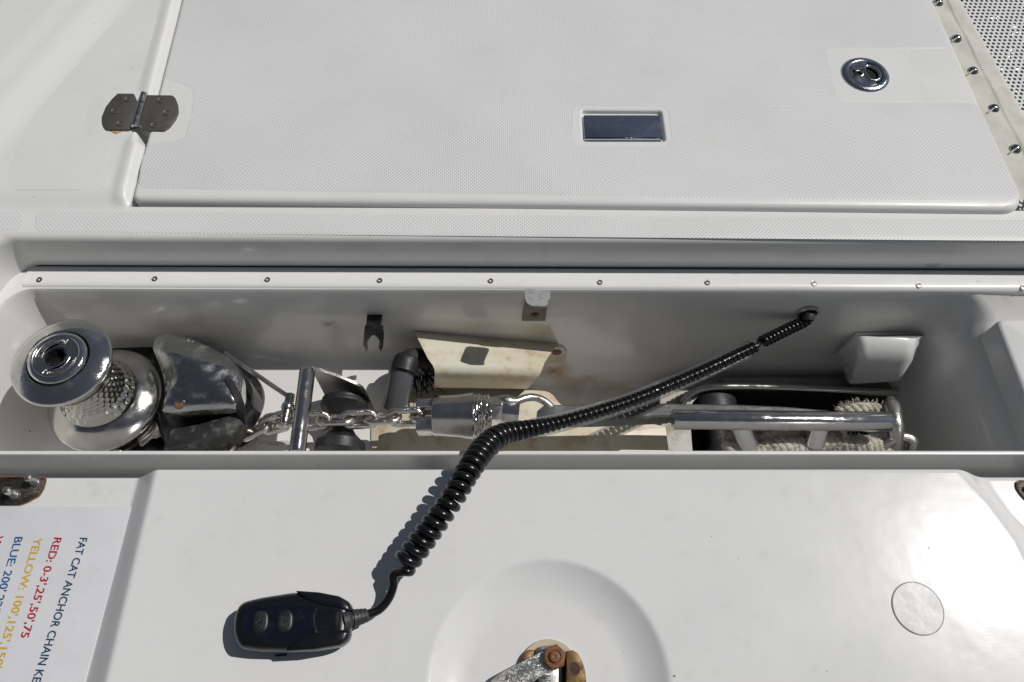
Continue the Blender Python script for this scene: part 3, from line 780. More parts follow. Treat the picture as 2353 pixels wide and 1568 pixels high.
mb = MB(); plate(mb, [LB(*p, z=zb-.001) for p in ((890, 420), (1000, 330), (1240, 300), (1420, 340), (1425, 1500), (990, 1500))], lz+.002, zb-.001, .001); mb.build('slide', M_steel, ll, smooth=30)
sc_ = LB(1760, 840, zb); mb = MB(); mb.lathe(sc_, (0, 0, 1), [(.0078, -.0005), (.0076, .0006), (.0070, .0009), (.0064, .0006)], 24); mb.build('screw_rim', M_rust, ll)
mb = MB(); mb.lathe(sc_, (0, 0, 1), [(.0064, .0007), (.0036, .0004), (.0034, .0010), (.0014, .0011), (.0010, .0006), (.0001, .0005)], 24); mb.build('screw', plain('dark_rust', (.045, .018, .008), .6, dust=(.12, .05, .02), damt=.6, dscale=150), ll)
za = zb+.007
mb = MB()
ar = [LB(*p, z=za) for p in ((1060, 430), (1330, 700), (1380, 860), (1200, 880), (990, 1030), (640, 1290), (560, 1500), (-400, 1500), (-250, 1250), (50, 960), (560, 690))]
ar = roundpoly(ar, .003, 3)
mb.loft([atz(ar, za-.0035), atz(ar, za-.0008), atz(inset(ar, .0008), za)]); mb.build('lever_arm', M_galvb, ll, smooth=30)
nc = LB(1315, 580, za); 
mb = MB()
def hexr(r, z, rot): return [nc+V(r*math.cos(rad(rot+60*k)), r*math.sin(rad(rot+60*k)), z) for k in range(6)]
rh = PR(245*.0, nc) or .0138
mb.loft([hexr(rh, -.008, 78), hexr(rh, .0055, 78), hexr(rh*.93, .0075, 78)])
nut = mb.build('nut', M_rust, ll, smooth=30)
mb = MB(); mb.lathe(nc, (0, 0, 1), [(rh*.86, .0072), (rh*.80, .0085), (rh*.55, .0088), (rh*.50, .0070), (rh*.50, .0060), (rh*.46, .0062), (rh*.44, .0100), (rh*.36, .0108), (rh*.08, .0106), (.0001, .0098)], 36); mb.build('bolt_end', M_rust, ll, smooth=50)

# ================================================================== WINDLASS
wb = A(247, 905, -.20); wx, wy = wb.x-.006, wb.y-.005
wl = thing('windlass', 'polished steel anchor windlass with dimpled rope drum and chrome hood beside the chain', 'windlass', (wx, wy, -.27))
def W(r, z): return (r, z)
mb = MB(); o3 = (wx, wy, 0)
# waist with dimples
def waist_r(z): 
    t = (z+.185)/(.185-.105); return .0465+.012*(1-sst(t, 0, .35))**1.5+.010*sst(t, .78, 1)
rows_ = 44; seg = 168
rr_ = []
for i in range(rows_+1):
    z = -.185+(.185-.105)*i/rows_; ring = []
    for k in range(seg):
        a = 2*math.pi*k/seg
        r = waist_r(z)
        gz = (z+.182)/.0098; row = math.floor(gz); fz = gz-row-.5
        ga = a/(2*math.pi)*28+(.5 if row % 2 else 0); fa = ga-math.floor(ga)-.5
        d = math.hypot(fz, fa)
        if -.180 < z < -.112: r += -.0016*(1-sst(d, .20, .42))+.0004*sst(d, .36, .46)
        ring.append(V(wx+r*math.cos(a), wy+r*math.sin(a), z))
    rr_.append(ring)
mb.loft(rr_, False, False); mb.build('rope_drum', M_chromew, wl, smooth=80)
mb = MB(); mb.lathe(o3, (0, 0, 1), [(.0540, -.108), (.0610, -.095), (.0670, -.083), (.0698, -.0770), (.0704, -.0745), (.0698, -.0722), (.067, -.0703), (.0560, -.0652), (.0470, -.0622), (.0450, -.0617), (.0438, -.0627), (.0434, -.068)], 96)
mb.build('drum_flange', M_chrome, wl, smooth=50)
mb = MB(); mb.lathe(o3, (0, 0, 1), [(.0434, -.068), (.0415, -.068)], 64); mb.build('groove', M_pit, wl)
cap = MB(); cap.lathe(o3, (0, 0, 1), [(.0415, -.070), (.0415, -.0622), (.0405, -.0597), (.0378, -.0577), (.0338, -.0562), (.0328, -.0562), (.0318, -.0572), (.031, -.0574), (.0178, -.0574), (.0165, -.0570), (.0155, -.0574)], 80)
capo = cap.build('cap', M_chrome, wl, smooth=40)
mb = MB()      # eight-pointed socket
def star(r0, r1, z): return [V(wx+(r0 if k % 2 == 0 else r1)*math.cos(2*math.pi*k/16+.25), wy+(r0 if k % 2 == 0 else r1)*math.sin(2*math.pi*k/16+.25), z) for k in range(16)]
mb.loft([star(.0158, .0152, -.0574), star(.0140, .0116, -.0577), star(.0138, .0114, -.075)], False, True)
mb.build('socket', M_blackg, capo, smooth=20)
for a0, a1 in ((70, 185), (245, 360)):     # worn cast lettering too far gone to read: sunk arcs with lumps
    mb = MB(); o_ = []
    for k in range(25):
        a = rad(a0+(a1-a0)*k/24); o_.append(V(wx+.0295*math.cos(a), wy+.0295*math.sin(a), -.0570))
    i_ = [V(wx+(p.x-wx)*.66, wy+(p.y-wy)*.70, -.0570) for p in reversed(o_)]
    ou = roundpoly(o_+i_, .003, 2)
    mb.loft([atz(ou, -.0575), atz(ou, -.0569), atz(inset(ou, .0006), -.0567), atz(inset(ou, .0012), -.0571)], False, True)
    for k in range(17):
        a = rad(a0+8+(a1-a0-16)*k/16); r = .0254+random.uniform(-.0014, .0014); l = random.uniform(.0006, .0013)
        c = V(wx+r*math.cos(a), wy+r*math.sin(a), -.0568); t = V(-math.sin(a), math.cos(a), 0); n_ = V(math.cos(a), math.sin(a), 0)
        mb.box(c, t*.0005, n_*l*1.6, V(0, 0, .0004))
    mb.build('cast_arc', M_steel, capo, smooth=30)
mb = MB(); mb.lathe(o3, (0, 0, 1), [(.0575, -.188), (.060, -.1885), (.066, -.191), (.075, -.196), (.0845, -.2035), (.0885, -.208), (.0895, -.211), (.0890, -.215), (.086, -.218), (.078, -.219), (.06, -.221)], 96); mb.build('chainwheel', M_chromew, wl, smooth=50)
mb = MB(); mb.lathe(o3, (0, 0, 1), [(.06, -.219), (.079, -.220), (.081, -.223), (.080, -.226), (.058, -.229), (.055, -.236), (.058, -.243), (.080, -.246), (.0815, -.250), (.080, -.253), (.04, -.255)], 72); mb.build('gypsy', M_chaindk, wl, smooth=50)
def z1(x, y, z): return ZA('z1', x, y, z)
# black base
bs = [z1(*p, z=-.268) for p in ((700, 560), (950, 420), (1150, 370), (1400, 350), (1600, 380), (1800, 450), (2000, 560), (2150, 680), (2212, 790), (2205, 930), (2140, 1070), (2000, 1190), (1780, 1280), (1500, 1390), (1000, 1420), (650, 1300), (520, 1000), (560, 750))]
bs = smoothpath(bs+[bs[0]], 4)[:-1]
mb = MB(); mb.loft([atz(bs, -.277), atz(bs, -.262), atz(inset(bs, .002), -.258), atz(inset(bs, .006), -.256), atz(inset(bs, .03), -.250)]); mb.build('base', M_blackg, wl, smooth=50)
# raised black body under the hood
bd_ = [z1(*p, z=-.215) for p in ((1330, 380), (1500, 330), (1700, 400), (1880, 500), (2030, 620), (2110, 760), (2100, 900), (2040, 1000), (1990, 1110), (1800, 1200), (1560, 1260), (1380, 1260), (1300, 1100), (1250, 800))]
bd_ = smoothpath(bd_+[bd_[0]], 4)[:-1]
mb = MB(); mb.loft([atz(bs and inset(bd_, -.004), -.262), atz(bd_, -.235), atz(inset(bd_, .003), -.220), atz(inset(bd_, .012), -.212), atz(inset(bd_, .03), -.209)]); mb.build('body', M_blackg, wl, smooth=60)
# dirty chute cover, lower right
ch = [(1440, 1110), (1650, 1080), (1990, 975), (2030, 1020), (2035, 1075), (1960, 1150), (1780, 1210), (1550, 1275), (1360, 1300)]
ct = roundpoly([z1(*p, z=-.196) for p in ch], .004, 3)
cb = [p+V((p.x-wx-.12)*.02, -.004, -.05) for p in ct]
mb = MB(); mb.loft([cb, [p+V(0, 0, -.003) for p in ct], inset(ct, .003)]); mb.build('chute_cover', M_blackd, wl, smooth=50)
# chrome hood
hd = [(1272, 430), (1290, 370), (1330, 325), (1400, 303), (1500, 322), (1650, 372), (1800, 442), (1930, 512), (1995, 590), (2022, 700), (2024, 830), (2004, 905), (1950, 935), (1700, 955), (1500, 972), (1352, 968), (1372, 900), (1388, 800), (1372, 680), (1330, 565)]
ht = roundpoly([z1(*p, z=-.166) for p in hd], .004, 3)
hn = len(ht); hcn = sum(ht, V(0, 0, 0))/hn
def hsc(k, z): return [V(hcn.x+(p.x-hcn.x)*k, hcn.y+(p.y-hcn.y)*k, z) for p in ht]
hlow = [V(p.x+(p.x-hcn.x)*.01, p.y-.000, -.190) for p in ht]
mb = MB(); mb.loft([hlow, atz(ht, -.169), atz(inset(ht, .0012), -.1664), atz(inset(ht, .004), -.1645), hsc(.86, -.1602), hsc(.72, -.1562), hsc(.55, -.1528), hsc(.38, -.1507), hsc(.2, -.1496), hsc(.05, -.1492)]); mb.build('hood', M_hood, wl, smooth=60)
for x, y, r, mt in ((1600, 385, .0058, M_steel), (1507, 908, .0072, M_rust)):
    c = z1(x, y, -.1585 if r > .006 else -.1600); mb = MB(); mb.lathe(c, (0, 0, 1), [(r*1.12, -.001), (r*1.1, .0009), (r*.95, .0006), (r*.85, -.0012)], 28); so_ = mb.build('screw_recess', M_chromew, wl)
    mb = MB(); mb.lathe(c, (0, 0, 1), [(r*.86, -.001), (r*.5, -.0004), (r*.42, -.001), (.0001, -.0012)], 24); mb.build('screw', mt, so_)
# shadow line across the hood end, modelled as a black band
mb = MB(); q = [z1(1900, 685, -.1545), z1(1955, 760, -.157), z1(2000, 850, -.162), z1(2025, 950, -.176), z1(2040, 1060, -.205)]
sp_ = smoothpath(q, 5); rg = []
for i, p in enumerate(sp_):
    d = (sp_[min(i+1, len(sp_)-1)]-sp_[max(i-1, 0)]).normalized(); sd_ = d.cross(V(0, 0, 1)).normalized(); up = sd_.cross(d); wd = .0038+.004*i/len(sp_)
    rg.append([p-sd_*wd, p+sd_*wd, p+sd_*wd+up*.002, p-sd_*wd+up*.002])
mb.loft(rg); mb.build('shadow_band', M_black, wl, smooth=30)
# stripper finger under the gypsy
mb = MB(); f_ = roundpoly([z1(*p, z=-.222) for p in ((1130, 1150), (1330, 1010), (1400, 1030), (1418, 1090), (1390, 1150), (1310, 1200), (1280, 1190), (1180, 1270))], .004, 3); mb.loft([atz(f_, -.227), f_]); mb.build('stripper', M_chromew, wl, smooth=30, bevel=.0008)

# ================================================================== GUIDE ROD with clevis bolt
g0_, g1_ = ZA('z2', -130, 480, -.172), ZA('z2', 390, 835, -.168)
rod = thing('guide_rod', 'thin steel rod slanting from the windlass hood to a stack of nuts', 'rod', g1_.to_tuple())
mb = MB(); mb.tube([g0_, g1_], .0036, 14); mb.build('rod', M_steel, rod)
b0, b1 = ZA('z2', 425, 825, -.165), ZA('z2', 372, 1085, -.165)
bx = (b1-b0).normalized(); bl = (b1-b0).length
def fr(a): return a*bl
mb = MB()
for f0, f1, r in ((.0, .30, .0078),):
    u = bx.orthogonal().normalized(); v_ = bx.cross(u)
    mb.loft([[b0+bx*fr(f)+rr*(u*math.cos(rad(60*k+20))+v_*math.sin(rad(60*k+20))) for k in range(6)] for f, rr in ((0, r*.85), (.04, r), (.28, r), (.31, r*.85))])
mb.build('nut', M_chromew, rod, smooth=25)
mb = MB(); mb.lathe(b0, bx, [(.002, fr(.32)), (.0088, fr(.33)), (.0098, fr(.38)), (.0098, fr(.47)), (.0085, fr(.53)), (.003, fr(.54))], 28); mb.build('eye', M_chrome, rod)
mb = MB(); mb.lathe(b0, bx, [(.002, fr(.55)), (.0082, fr(.55)), (.0082, fr(.74)), (.007, fr(.75)), (.007, fr(.77)), (.002, fr(.775))], 28); mb.build('spacer', M_chromew, rod)
mb = MB(); mb.lathe(b0, bx, [(.002, fr(.78)), (.0072, fr(.78)), (.0074, fr(.9)), (.006, fr(.98)), (.0045, fr(1.02)), (.0001, fr(1.03))], 24); mb.build('cap_nut', M_chromew, rod)

# ================================================================== CHAIN ROLLER
def z2(*p, **k): return A(*Z['z2'](p[0], p[1]), z=(p[2] if len(p) > 2 else None), **k)
t0, t1 = z2(570, 600, -.150), z2(480, 1320, -.150)
crl = thing('chain_roller', 'steel cross tube and bracket holding black rubber rollers under the chain', 'chain roller', z2(780, 1000, -.27).to_tuple())
dt = (t1-t0).normalized()
mb = MB(); R0 = .0122
mb.tube([t0-dt*.000, t0+dt*.0015, t0+dt*.004, t0+dt*.009, t1], [R0*.35, R0*.75, R0*.93, R0, R0], 32); mb.build('cross_tube', M_chrome, crl, smooth=50)
top = [z2(600, 590, -.150), z2(680, 610, -.152), z2(860, 675, -.160), z2(1010, 742, -.172), z2(1060, 800, -.190), z2(1100, 880, -.215), z2(1130, 950, -.24)]
top = smoothpath(top, 3); ty = V(0, -.0045, 0)
mb = MB(); rg = [[p, p+ty, V(p.x, p.y-.0045, -.276), V(p.x, p.y, -.276)] for p in top]
mb.loft(rg); mb.build('side_plate', M_steel, crl, smooth=30)
mb = MB(); cxy = z2(850, 1000, -.205)
yl = z2(850, 790, -.18).y+.002; yn = z2(850, 1300, -.19).y
def rl(py): return (z2(850, py, -.205).y-yl)
pr = [(.002, 0), (.030, 0), (.0365, .002), (.0372, .006), (.0365, -rl(870)), (.0385, -rl(880)), (.0385, -rl(900)), (.034, -rl(910)), (.020, -rl(985)), (.0165, -rl(1040)), (.017, -rl(1085)), (.024, -rl(1140)), (.036, -rl(1200)), (.0395, -rl(1210)), (.0395, -rl(1290)), (.03, -rl(1300)), (.002, -rl(1300))]
mb.lathe((cxy.x, yl, -.222), (0, -1, 0), pr, 56); mb.build('roller', M_black, crl, smooth=35)
mb = MB(); mb.tube([V(cxy.x, yl+.006, -.222), V(cxy.x, yn-.01, -.222)], .006, 14); mb.build('axle', M_steel, crl)

# ================================================================== CHAIN
chain = thing('anchor_chain', 'steel anchor chain running from the windlass over the roller to the swivel', 'chain', z2(780, 1000, -.19).to_tuple())
cpts = [z2(1640, 1010, -.182), z2(1250, 1025, -.184), z2(900, 1040, -.184), z2(560, 1050, -.186), z2(330, 1070, -.205), z2(150, 1130, -.228), z2(-60, 1260, -.240), z2(-300, 1380, -.246), z2(-800, 1420, -.248), z2(-1090, 1290, -.240), z2(-1180, 1190, -.238)]
path = smoothpath(cpts, 30)
pitch = .0362; wr = .0053
lk = MB(); hs_, hw = .0143, .0116
lp_ = []
for k in range(13): a = rad(-90+180*k/12); lp_.append(V(hs_+hw*math.cos(a), hw*math.sin(a), 0))
for k in range(13): a = rad(90+180*k/12); lp_.append(V(-hs_+hw*math.cos(a), hw*math.sin(a), 0))
lk.tube(lp_, wr, 12, closed=True)
weld = MB()
cum = [0]
for a, b in zip(path, path[1:]): cum.append(cum[-1]+(b-a).length)
def onpath(s):
    for i in range(len(cum)-1):
        if cum[i+1] >= s:
            t = (s-cum[i])/(cum[i+1]-cum[i]); return path[i].lerp(path[i+1], t)
    return path[-1]
s = .010; i = 0; l0 = None
up = V(0, 0, 1)
while s < cum[-1]-.02:
    p = onpath(s); T = (onpath(s+.017)-onpath(max(0, s-.017))).normalized()
    n_ = (up-T*up.dot(T)).normalized(); b_ = n_.cross(T)
    roll = rad(42 if i % 2 == 0 else -48)+random.uniform(-.10, .10)
    if s > .36: roll += random.uniform(-.25, .25)
    y_ = math.cos(roll)*b_+math.sin(roll)*n_; z_ = T.cross(y_)
    q = Matrix((T, y_, z_)).transposed().to_quaternion()
    if l0 is None: l0 = proto_at(lk, 'link', M_chain, chain, p, q, smooth=60)
    else:
        c = put(l0, 'link', chain, p, q)
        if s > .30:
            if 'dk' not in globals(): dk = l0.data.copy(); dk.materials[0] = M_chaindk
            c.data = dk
    s += pitch; i += 1

# ================================================================== SWIVEL AND SHACKLE
def sw(x, y, z=None, **k): return ZA('sw', x, y, z, **k)
swv = thing('chain_swivel', 'shiny steel swivel connector wrapped in clear tape between chain and anchor', 'swivel', sw(600, 560, -.18).to_tuple())
s_a, s_b = sw(262, 560, -.18), sw(1165, 560, -.18); ax = (s_b-s_a).normalized(); Ls = (s_b-s_a).length
mb = MB()
prof = [(.004, 0), (.0345, .0005), (.0358, .002), (.0360, Ls*.2), (.0375, Ls*.45), (.0405, Ls*.66), (.0412, Ls*.69), (.030, Ls*.70)]
kf = .90
mb.lathe(s_a, ax, [(r*kf, h) for r, h in prof], 64); mb.build('body', M_swv, swv, smooth=40)
mb = MB(); rg = []   # crumpled tape
u = ax.orthogonal().normalized(); v_ = ax.cross(u)
for k in range(26):
    h = Ls*(.69+.32*k/25); rg.append([])
    for j in range(56):
        a = 2*math.pi*j/56
        r = .0375-.004*k/25+.0016*math.sin(a*7+k*.55)+.0011*math.sin(a*13-k*.9)+.0012*math.sin(k*1.1+math.sin(a*3)*2)
        rg[-1].append(s_a+ax*h+r*kf*(u*math.cos(a)+v_*math.sin(a)))
mb.loft(rg); mb.build('tape', M_chromew, swv, smooth=50)
for y0_, y1_ in ((325, 465), (640, 830)):
    a_, b_ = sw(5, (y0_+y1_)/2, -.178), sw(270, (y0_+y1_)/2, -.178); hh = (sw(100, y0_, -.178)-sw(100, y1_, -.178)).length/2
    c = (a_+b_)/2; e = (b_-a_)/2
    mb = MB(); mb.box(c, e, V(0, hh, 0), V(0, 0, .0125)); mb.build('jaw', M_swv, swv, smooth=30, bevel=.003, seg=3)
mb = MB()
a_, b_ = sw(1140, 485, -.168), sw(1335, 485, -.168); c = (a_+b_)/2; e = (b_-a_)/2
hw_ = (sw(1240, 318, -.168)-sw(1240, 655, -.168)).length/2
u = V(0, 1, 0); 
mb.loft([[c+e*f+k_*(V(0, 1, 0)*hw_*cy_+V(0, 0, 1)*.022*cz_) for cy_, cz_ in ((-1, -.5), (-.98, .45), (-.08, 1.0), (0, .97), (.08, 1.0), (.98, .55), (1, -.5))] for f, k_ in ((-1, .95), (-.9, 1), (.9, 1), (1, .95))])
mb.build('faceted_head', M_chrome, swv, smooth=20)
mb = MB(); a_, b_ = sw(1330, 505, -.172), sw(1600, 530, -.172); ax2 = (b_-a_).normalized(); l2 = (b_-a_).length
mb.lathe(a_, ax2, [(.006, 0), (.0195, 0), (.0198, l2*.80), (.0205, l2*.82), (.0205, l2*.98), (.018, l2), (.002, l2)], 10); mb.build('eye_block', M_chrome, swv, smooth=20)
sh = thing('bow_shackle', 'curved steel bow shackle looping from the swivel to the anchor shank', 'shackle', sw(1700, 350, -.17).to_tuple())
bw = smoothpath([sw(1180, 330, -.172), sw(1260, 320, -.164), sw(1400, 328, -.160), sw(1540, 335, -.162), sw(1680, 285, -.165), sw(1820, 270, -.168), sw(1950, 310, -.17), sw(2060, 390, -.173), sw(2140, 480, -.18)], 6)
mb = MB(); n_ = len(bw); rs = []
for i in range(n_):
    t = i/(n_-1); r = .0062+.0036*math.exp(-((t-.25)/.10)**2)
    rs.append(r)
mb.tube(bw, rs, 18); mb.build('bow', M_steel, sh, smooth=60)

# ================================================================== ANCHOR
def z4(x, y, z=None, **k): return ZA('z4', x, y, z, **k)
def z3(x, y, z=None, **k): return ZA('z3', x, y, z, **k)
anc = thing('anchor', 'dark galvanised anchor shank lying in the bow roller, right of the swivel', 'anchor', z3(1200, 1000, -.2).to_tuple())
az = -.168
tb = [z3(640, 910, az), z3(1000, 905, az), z3(1500, 898, az), z4(200, 656, az), z4(600, 662, az), z4(900, 675, az), z4(1130, 695, az-.004), z4(1240, 708, az-.01)]
tf = [z3(640, 1052, az), z3(1000, 1035, az), z3(1500, 1000, az), z4(200, 708, az), z4(600, 715, az), z4(900, 716, az), z4(1130, 720, az-.004), z4(1240, 722, az-.01)]
tf = [z3(640, 1050, az), z3(1000, 1040, az), z3(1600, 1010, az), z4(200, 730, az), z4(600, 735, az), z4(900, 736, az), z4(1130, 735, az-.004), z4(1240, 730, az-.01)]
hh = [.030, .031, .032, .033, .033, .032, .03, .026]
rg = []
for b_, f_, h_ in zip(tb, tf, hh):
    dv = (b_-f_); e = dv.normalized()*.003
    rg.append([b_-V(0, 0, h_), b_-V(0, 0, .004), b_-e-V(0, 0, .001), f_+e-V(0, 0, .001), f_-V(0, 0, .004), f_-V(0, 0, h_)])
nose_b, nose_f = z3(480, 960, az-.002), z3(480, 1030, az-.002)
nose = [nose_b-V(0, 0, .024), nose_b-V(0, 0, .008), nose_b-V(0, 0, .005), nose_f-V(0, 0, .005), nose_f-V(0, 0, .008), nose_f-V(0, 0, .024)]
mid_b, mid_f = z3(530, 922, az), z3(530, 1045, az)
mid = [mid_b-V(0, 0, .028), mid_b-V(0, 0, .005), mid_b-V(0, 0, .002), mid_f-V(0, 0, .002), mid_f-V(0, 0, .005), mid_f-V(0, 0, .028)]
mb = MB(); mb.loft([nose, mid]+rg); mb.build('shank', M_galv, anc, smooth=40)
# ================================================================== BOW ROLLER
bow = thing('bow_roller', 'stainless bow roller chute with a chrome tube and two posts under the anchor shank', 'bow roller', z4(900, 800, -.27).to_tuple())
# frame plate with raised rim round the opening
zf = -.336
outp = [z4(120, 600, zf), z4(180, 530, zf), z4(300, 505, zf), z4(1580, 498, zf), z4(1640, 540, zf), z4(1760, 935, zf), z4(1790, 1060, zf), z4(60, 1060, zf), z4(140, 900, zf)]
inp = [z4(320, 655, zf), z4(370, 600, zf), z4(440, 575, zf), z4(1565, 605, zf), z4(1610, 700, zf), z4(1660, 960, zf), z4(1680, 1060, zf), z4(330, 1060, zf), z4(310, 800, zf)]
mb = MB()
op, ip = roundpoly(outp, [.02, .012, .01, .012, .012, 0, 0, 0, 0], 4), roundpoly(inp, [.004, .006, .008, .01, .006, 0, 0, 0, 0], 4)
mb.fill([atz(op, zf), atz(ip, zf)]); mb.loft([atz(op, zf), atz(op, -.386)], False, False)
mb.build('frame_plate', M_frame, bow, smooth=30)
mb = MB(); mb.tube(smoothpath([z4(255, 660, -.330), z4(300, 610, -.326), z4(370, 574, -.324), z4(470, 558, -.322), z4(700, 557, -.322), z4(1000, 568, -.322), z4(1370, 586, -.322), z4(1600, 596, -.324)], 6), .0068, 14); mb.build('rim', M_chromew, bow, smooth=60)
mb = MB(); mb.loft([atz(inset(ip, -.0004), zf-.0006), atz(inset(ip, .001), zf-.06)], False, True); mb.build('chute', M_pit, bow)
mb = MB(); rcx = z4(480, 640, -.330)
mb.lathe((rcx.x, rcx.y+.016, -.370), (0, -1, 0), [(.002, 0), (.04, 0), (.044, .003), (.044, .03), (.02, .05), (.02, .09), (.044, .12), (.044, .15), (.002, .15)], 40); mb.build('roller', M_black, bow, smooth=40)
tz = -.150
q0, q1 = z4(195, 755, tz), z4(1532, 762, tz); dq = (q1-q0).normalized()
q0, q1 = z4(200, 757, tz), z4(1530, 772, tz); dq = (q1-q0).normalized(); RT = .0155
mb = MB(); mb.tube([q0, q0+dq*.001, q1-dq*.001, q1], [RT*.97, RT, RT, RT*.95], 36); mb.build('chrome_tube', M_chrome, bow, smooth=50)
mb = MB(); mb.tube([z4(600, 765, -.158), z4(664, 912, -.194)], .0172, 28); mb.build('post', M_post, bow, smooth=50)
mb = MB(); mb.tube([z4(1105, 770, -.158), z4(1068, 905, -.192)], .0160, 28); mb.build('post', M_post, bow, smooth=50)
mb = MB(); mb.tube(smoothpath([z4(1535, 640, -.19), z4(1548, 690, -.178), z4(1560, 760, -.172), z4(1568, 830, -.178), z4(1572, 900, -.195), z4(1575, 960, -.22)], 5), [.008]*3+[.012]*20+[.010]*3, 18); mb.build('end_bracket', M_steel, bow, smooth=60)
mb = MB(); mb.tube([z4(1505, 790, -.172), z4(1560, 862, -.19)], .006, 12); mb.build('end_pin', M_chrome, bow)
bc = z4(1610, 548, -.332); mb = MB()
mb.loft([[bc+V(r*math.cos(rad(60*k+10)), r*math.sin(rad(60*k+10)), z) for k in range(6)] for r, z in ((.0135, -.004), (.0135, .006), (.012, .0085))]); mb.build('bolt', M_steel, bow, smooth=30)
# end shackle
es = thing('end_shackle', 'small rounded steel shackle hanging at the right end of the chrome tube', 'shackle', z4(1600, 900, -.2).to_tuple())
mb = MB(); mb.tube(smoothpath([z4(1480, 930, -.20), z4(1520, 900, -.19), z4(1580, 868, -.183), z4(1640, 868, -.182), z4(1675, 895, -.186), z4(1672, 935, -.196), z4(1655, 975, -.21)], 6), .0078, 16); mb.build('bow', M_steel, es, smooth=60)

# ---- ropes
def rope(name, pts, R, mat, label, fuzz, lay=.030):
    pth = smoothpath(pts, 14); o = thing(name, label, 'rope', pth[len(pth)//2].to_tuple())
    L = [0]
    for a, b in zip(pth, pth[1:]): L.append(L[-1]+(b-a).length)
    fr_ = []; u = None
    for i, p in enumerate(pth):
        T = (pth[min(i+1, len(pth)-1)]-pth[max(i-1, 0)]).normalized()
        u = T.orthogonal().normalized() if u is None else (u-T*u.dot(T)).normalized()
        fr_.append((p, T, u, T.cross(u)))
    # resample finely for the lay
    for st in range(3):
        mb = MB(); q = []
        N = int(L[-1]/.0022)
        for k in range(N+1):
            s_ = L[-1]*k/N
            i = max(0, min(len(L)-2, next((j for j in range(len(L)-1) if L[j+1] >= s_), len(L)-2)))
            t = (s_-L[i])/max(1e-9, L[i+1]-L[i]); p = fr_[i][0].lerp(fr_[i+1][0], t)
            a = 2*math.pi*(s_/lay+st/3)
            rad_ = R*.52*(1+.14*math.sin(s_*190+st*2)+.10*math.sin(s_*83+st))
            q.append(p+rad_*(fr_[i][2]*math.cos(a)+fr_[i][3]*math.sin(a)))
        mb.tube(q, [R*.50*(1+.10*math.sin(k*1.9+st)+.12*math.sin(k*.37+st*2)) for k in range(len(q))], 9); mb.build('strand', mat, o, smooth=70)
    mb = MB()
    for k in range(fuzz):
        i = random.randrange(len(fr_)-1); p, T, u_, b_ = fr_[i]
        a = random.uniform(0, 6.28); d = (u_*math.cos(a)+b_*math.sin(a)); p0_ = p+d*R*.9+T*random.uniform(-.004, .004)
        d2 = (d+T*random.uniform(-1, 1)*.9+V(random.uniform(-.5, .5), random.uniform(-.5, .5), random.uniform(-.3, .5))).normalized(); l = random.uniform(.003, .011)
        w_ = d2.orthogonal().normalized()*.00045
        mb.add([p0_-w_, p0_+w_, p0_+d2*l*.6+w_+T*random.uniform(-.001, .001), p0_+d2*l], [(0, 1, 2, 3)])
    ff = mb.build('frayed_fibres', mat, o, smooth=0, recalc=False); ff['kind'] = 'stuff'
    return o
rope('frayed_rope', [z4(520, 935, -.205), z4(620, 928, -.203), z4(760, 934, -.202), z4(900, 918, -.199), z4(1020, 930, -.201), z4(1150, 893, -.196), z4(1260, 912, -.198), z4(1420, 925, -.203), z4(1540, 955, -.213)], .0150, M_roper, 'thick grey frayed rope lying along the front lip of the locker', 3200)
rope('tan_rope', [z4(722, 880, -.207), z4(800, 852, -.204), z4(900, 842, -.202), z4(960, 848, -.203), z4(1020, 868, -.207)], .0125, M_rope, 'tan laid rope between the two chrome posts under the tube', 1300)
rope('rope_end', [z4(1215, 712, -.196), z4(1290, 695, -.188), z4(1370, 686, -.186), z4(1460, 690, -.19)], .0105, M_rope, 'short bit of tan rope behind the chrome tube', 300)
rope('rope_tail', [z4(1245, 780, -.175), z4(1232, 810, -.175), z4(1250, 840, -.18), z4(1225, 880, -.19)], .0042, M_rope, 'thin pale rope tail hanging in front of the chrome tube', 25, lay=.012)

# ================================================================== THINGS ON THE BACK WALL
# cream hood
cv = thing('cream_cover', 'yellowed cream plastic half-hood with one open end on the back wall', 'cover', A(1120, 830, y=.56).to_tuple())
pl_ = [A(*Z['z2'](1452, 296), y=.6005), A(*Z['z2'](1480, 330), y=.588), A(*Z['z2'](1530, 430), y=.562), A(*Z['z2'](1580, 530), y=.537), A(*Z['z2'](1620, 585), y=.526), A(*Z['z2'](1636, 625), y=.519), A(*Z['z2'](1636, 655), y=.516), A(*Z['z2'](1632, 770), y=.5125)]
prr = [A(1284, 790, y=.6000), A(1275, 800, y=.588), A(1262, 818, y=.562), A(1251, 834, y=.537), A(1246, 848, y=.526), A(1241, 860, y=.519), A(1237, 866, y=.516), A(1212, 894, y=.5125)]
mb = MB(); nI = len(pl_)
sec = []
for k in range(13):
    t = k/12; sec.append([a.lerp(b, t) for a, b in zip(pl_, prr)])
inn = [[p+V(0, .004, -.004) for p in s] for s in sec]
mb.grid(lambda i, k: sec[k][i], range(nI), range(13)); mb.grid(lambda i, k: inn[k][i], range(nI), range(13))
for k in (0, 12):
    for i in range(nI-1): mb.add([sec[k][i], sec[k][i+1], inn[k][i+1], inn[k][i]], [(0, 1, 2, 3)])
for k in range(12): mb.add([sec[k][-1], sec[k+1][-1], inn[k+1][-1], inn[k][-1]], [(0, 1, 2, 3)])
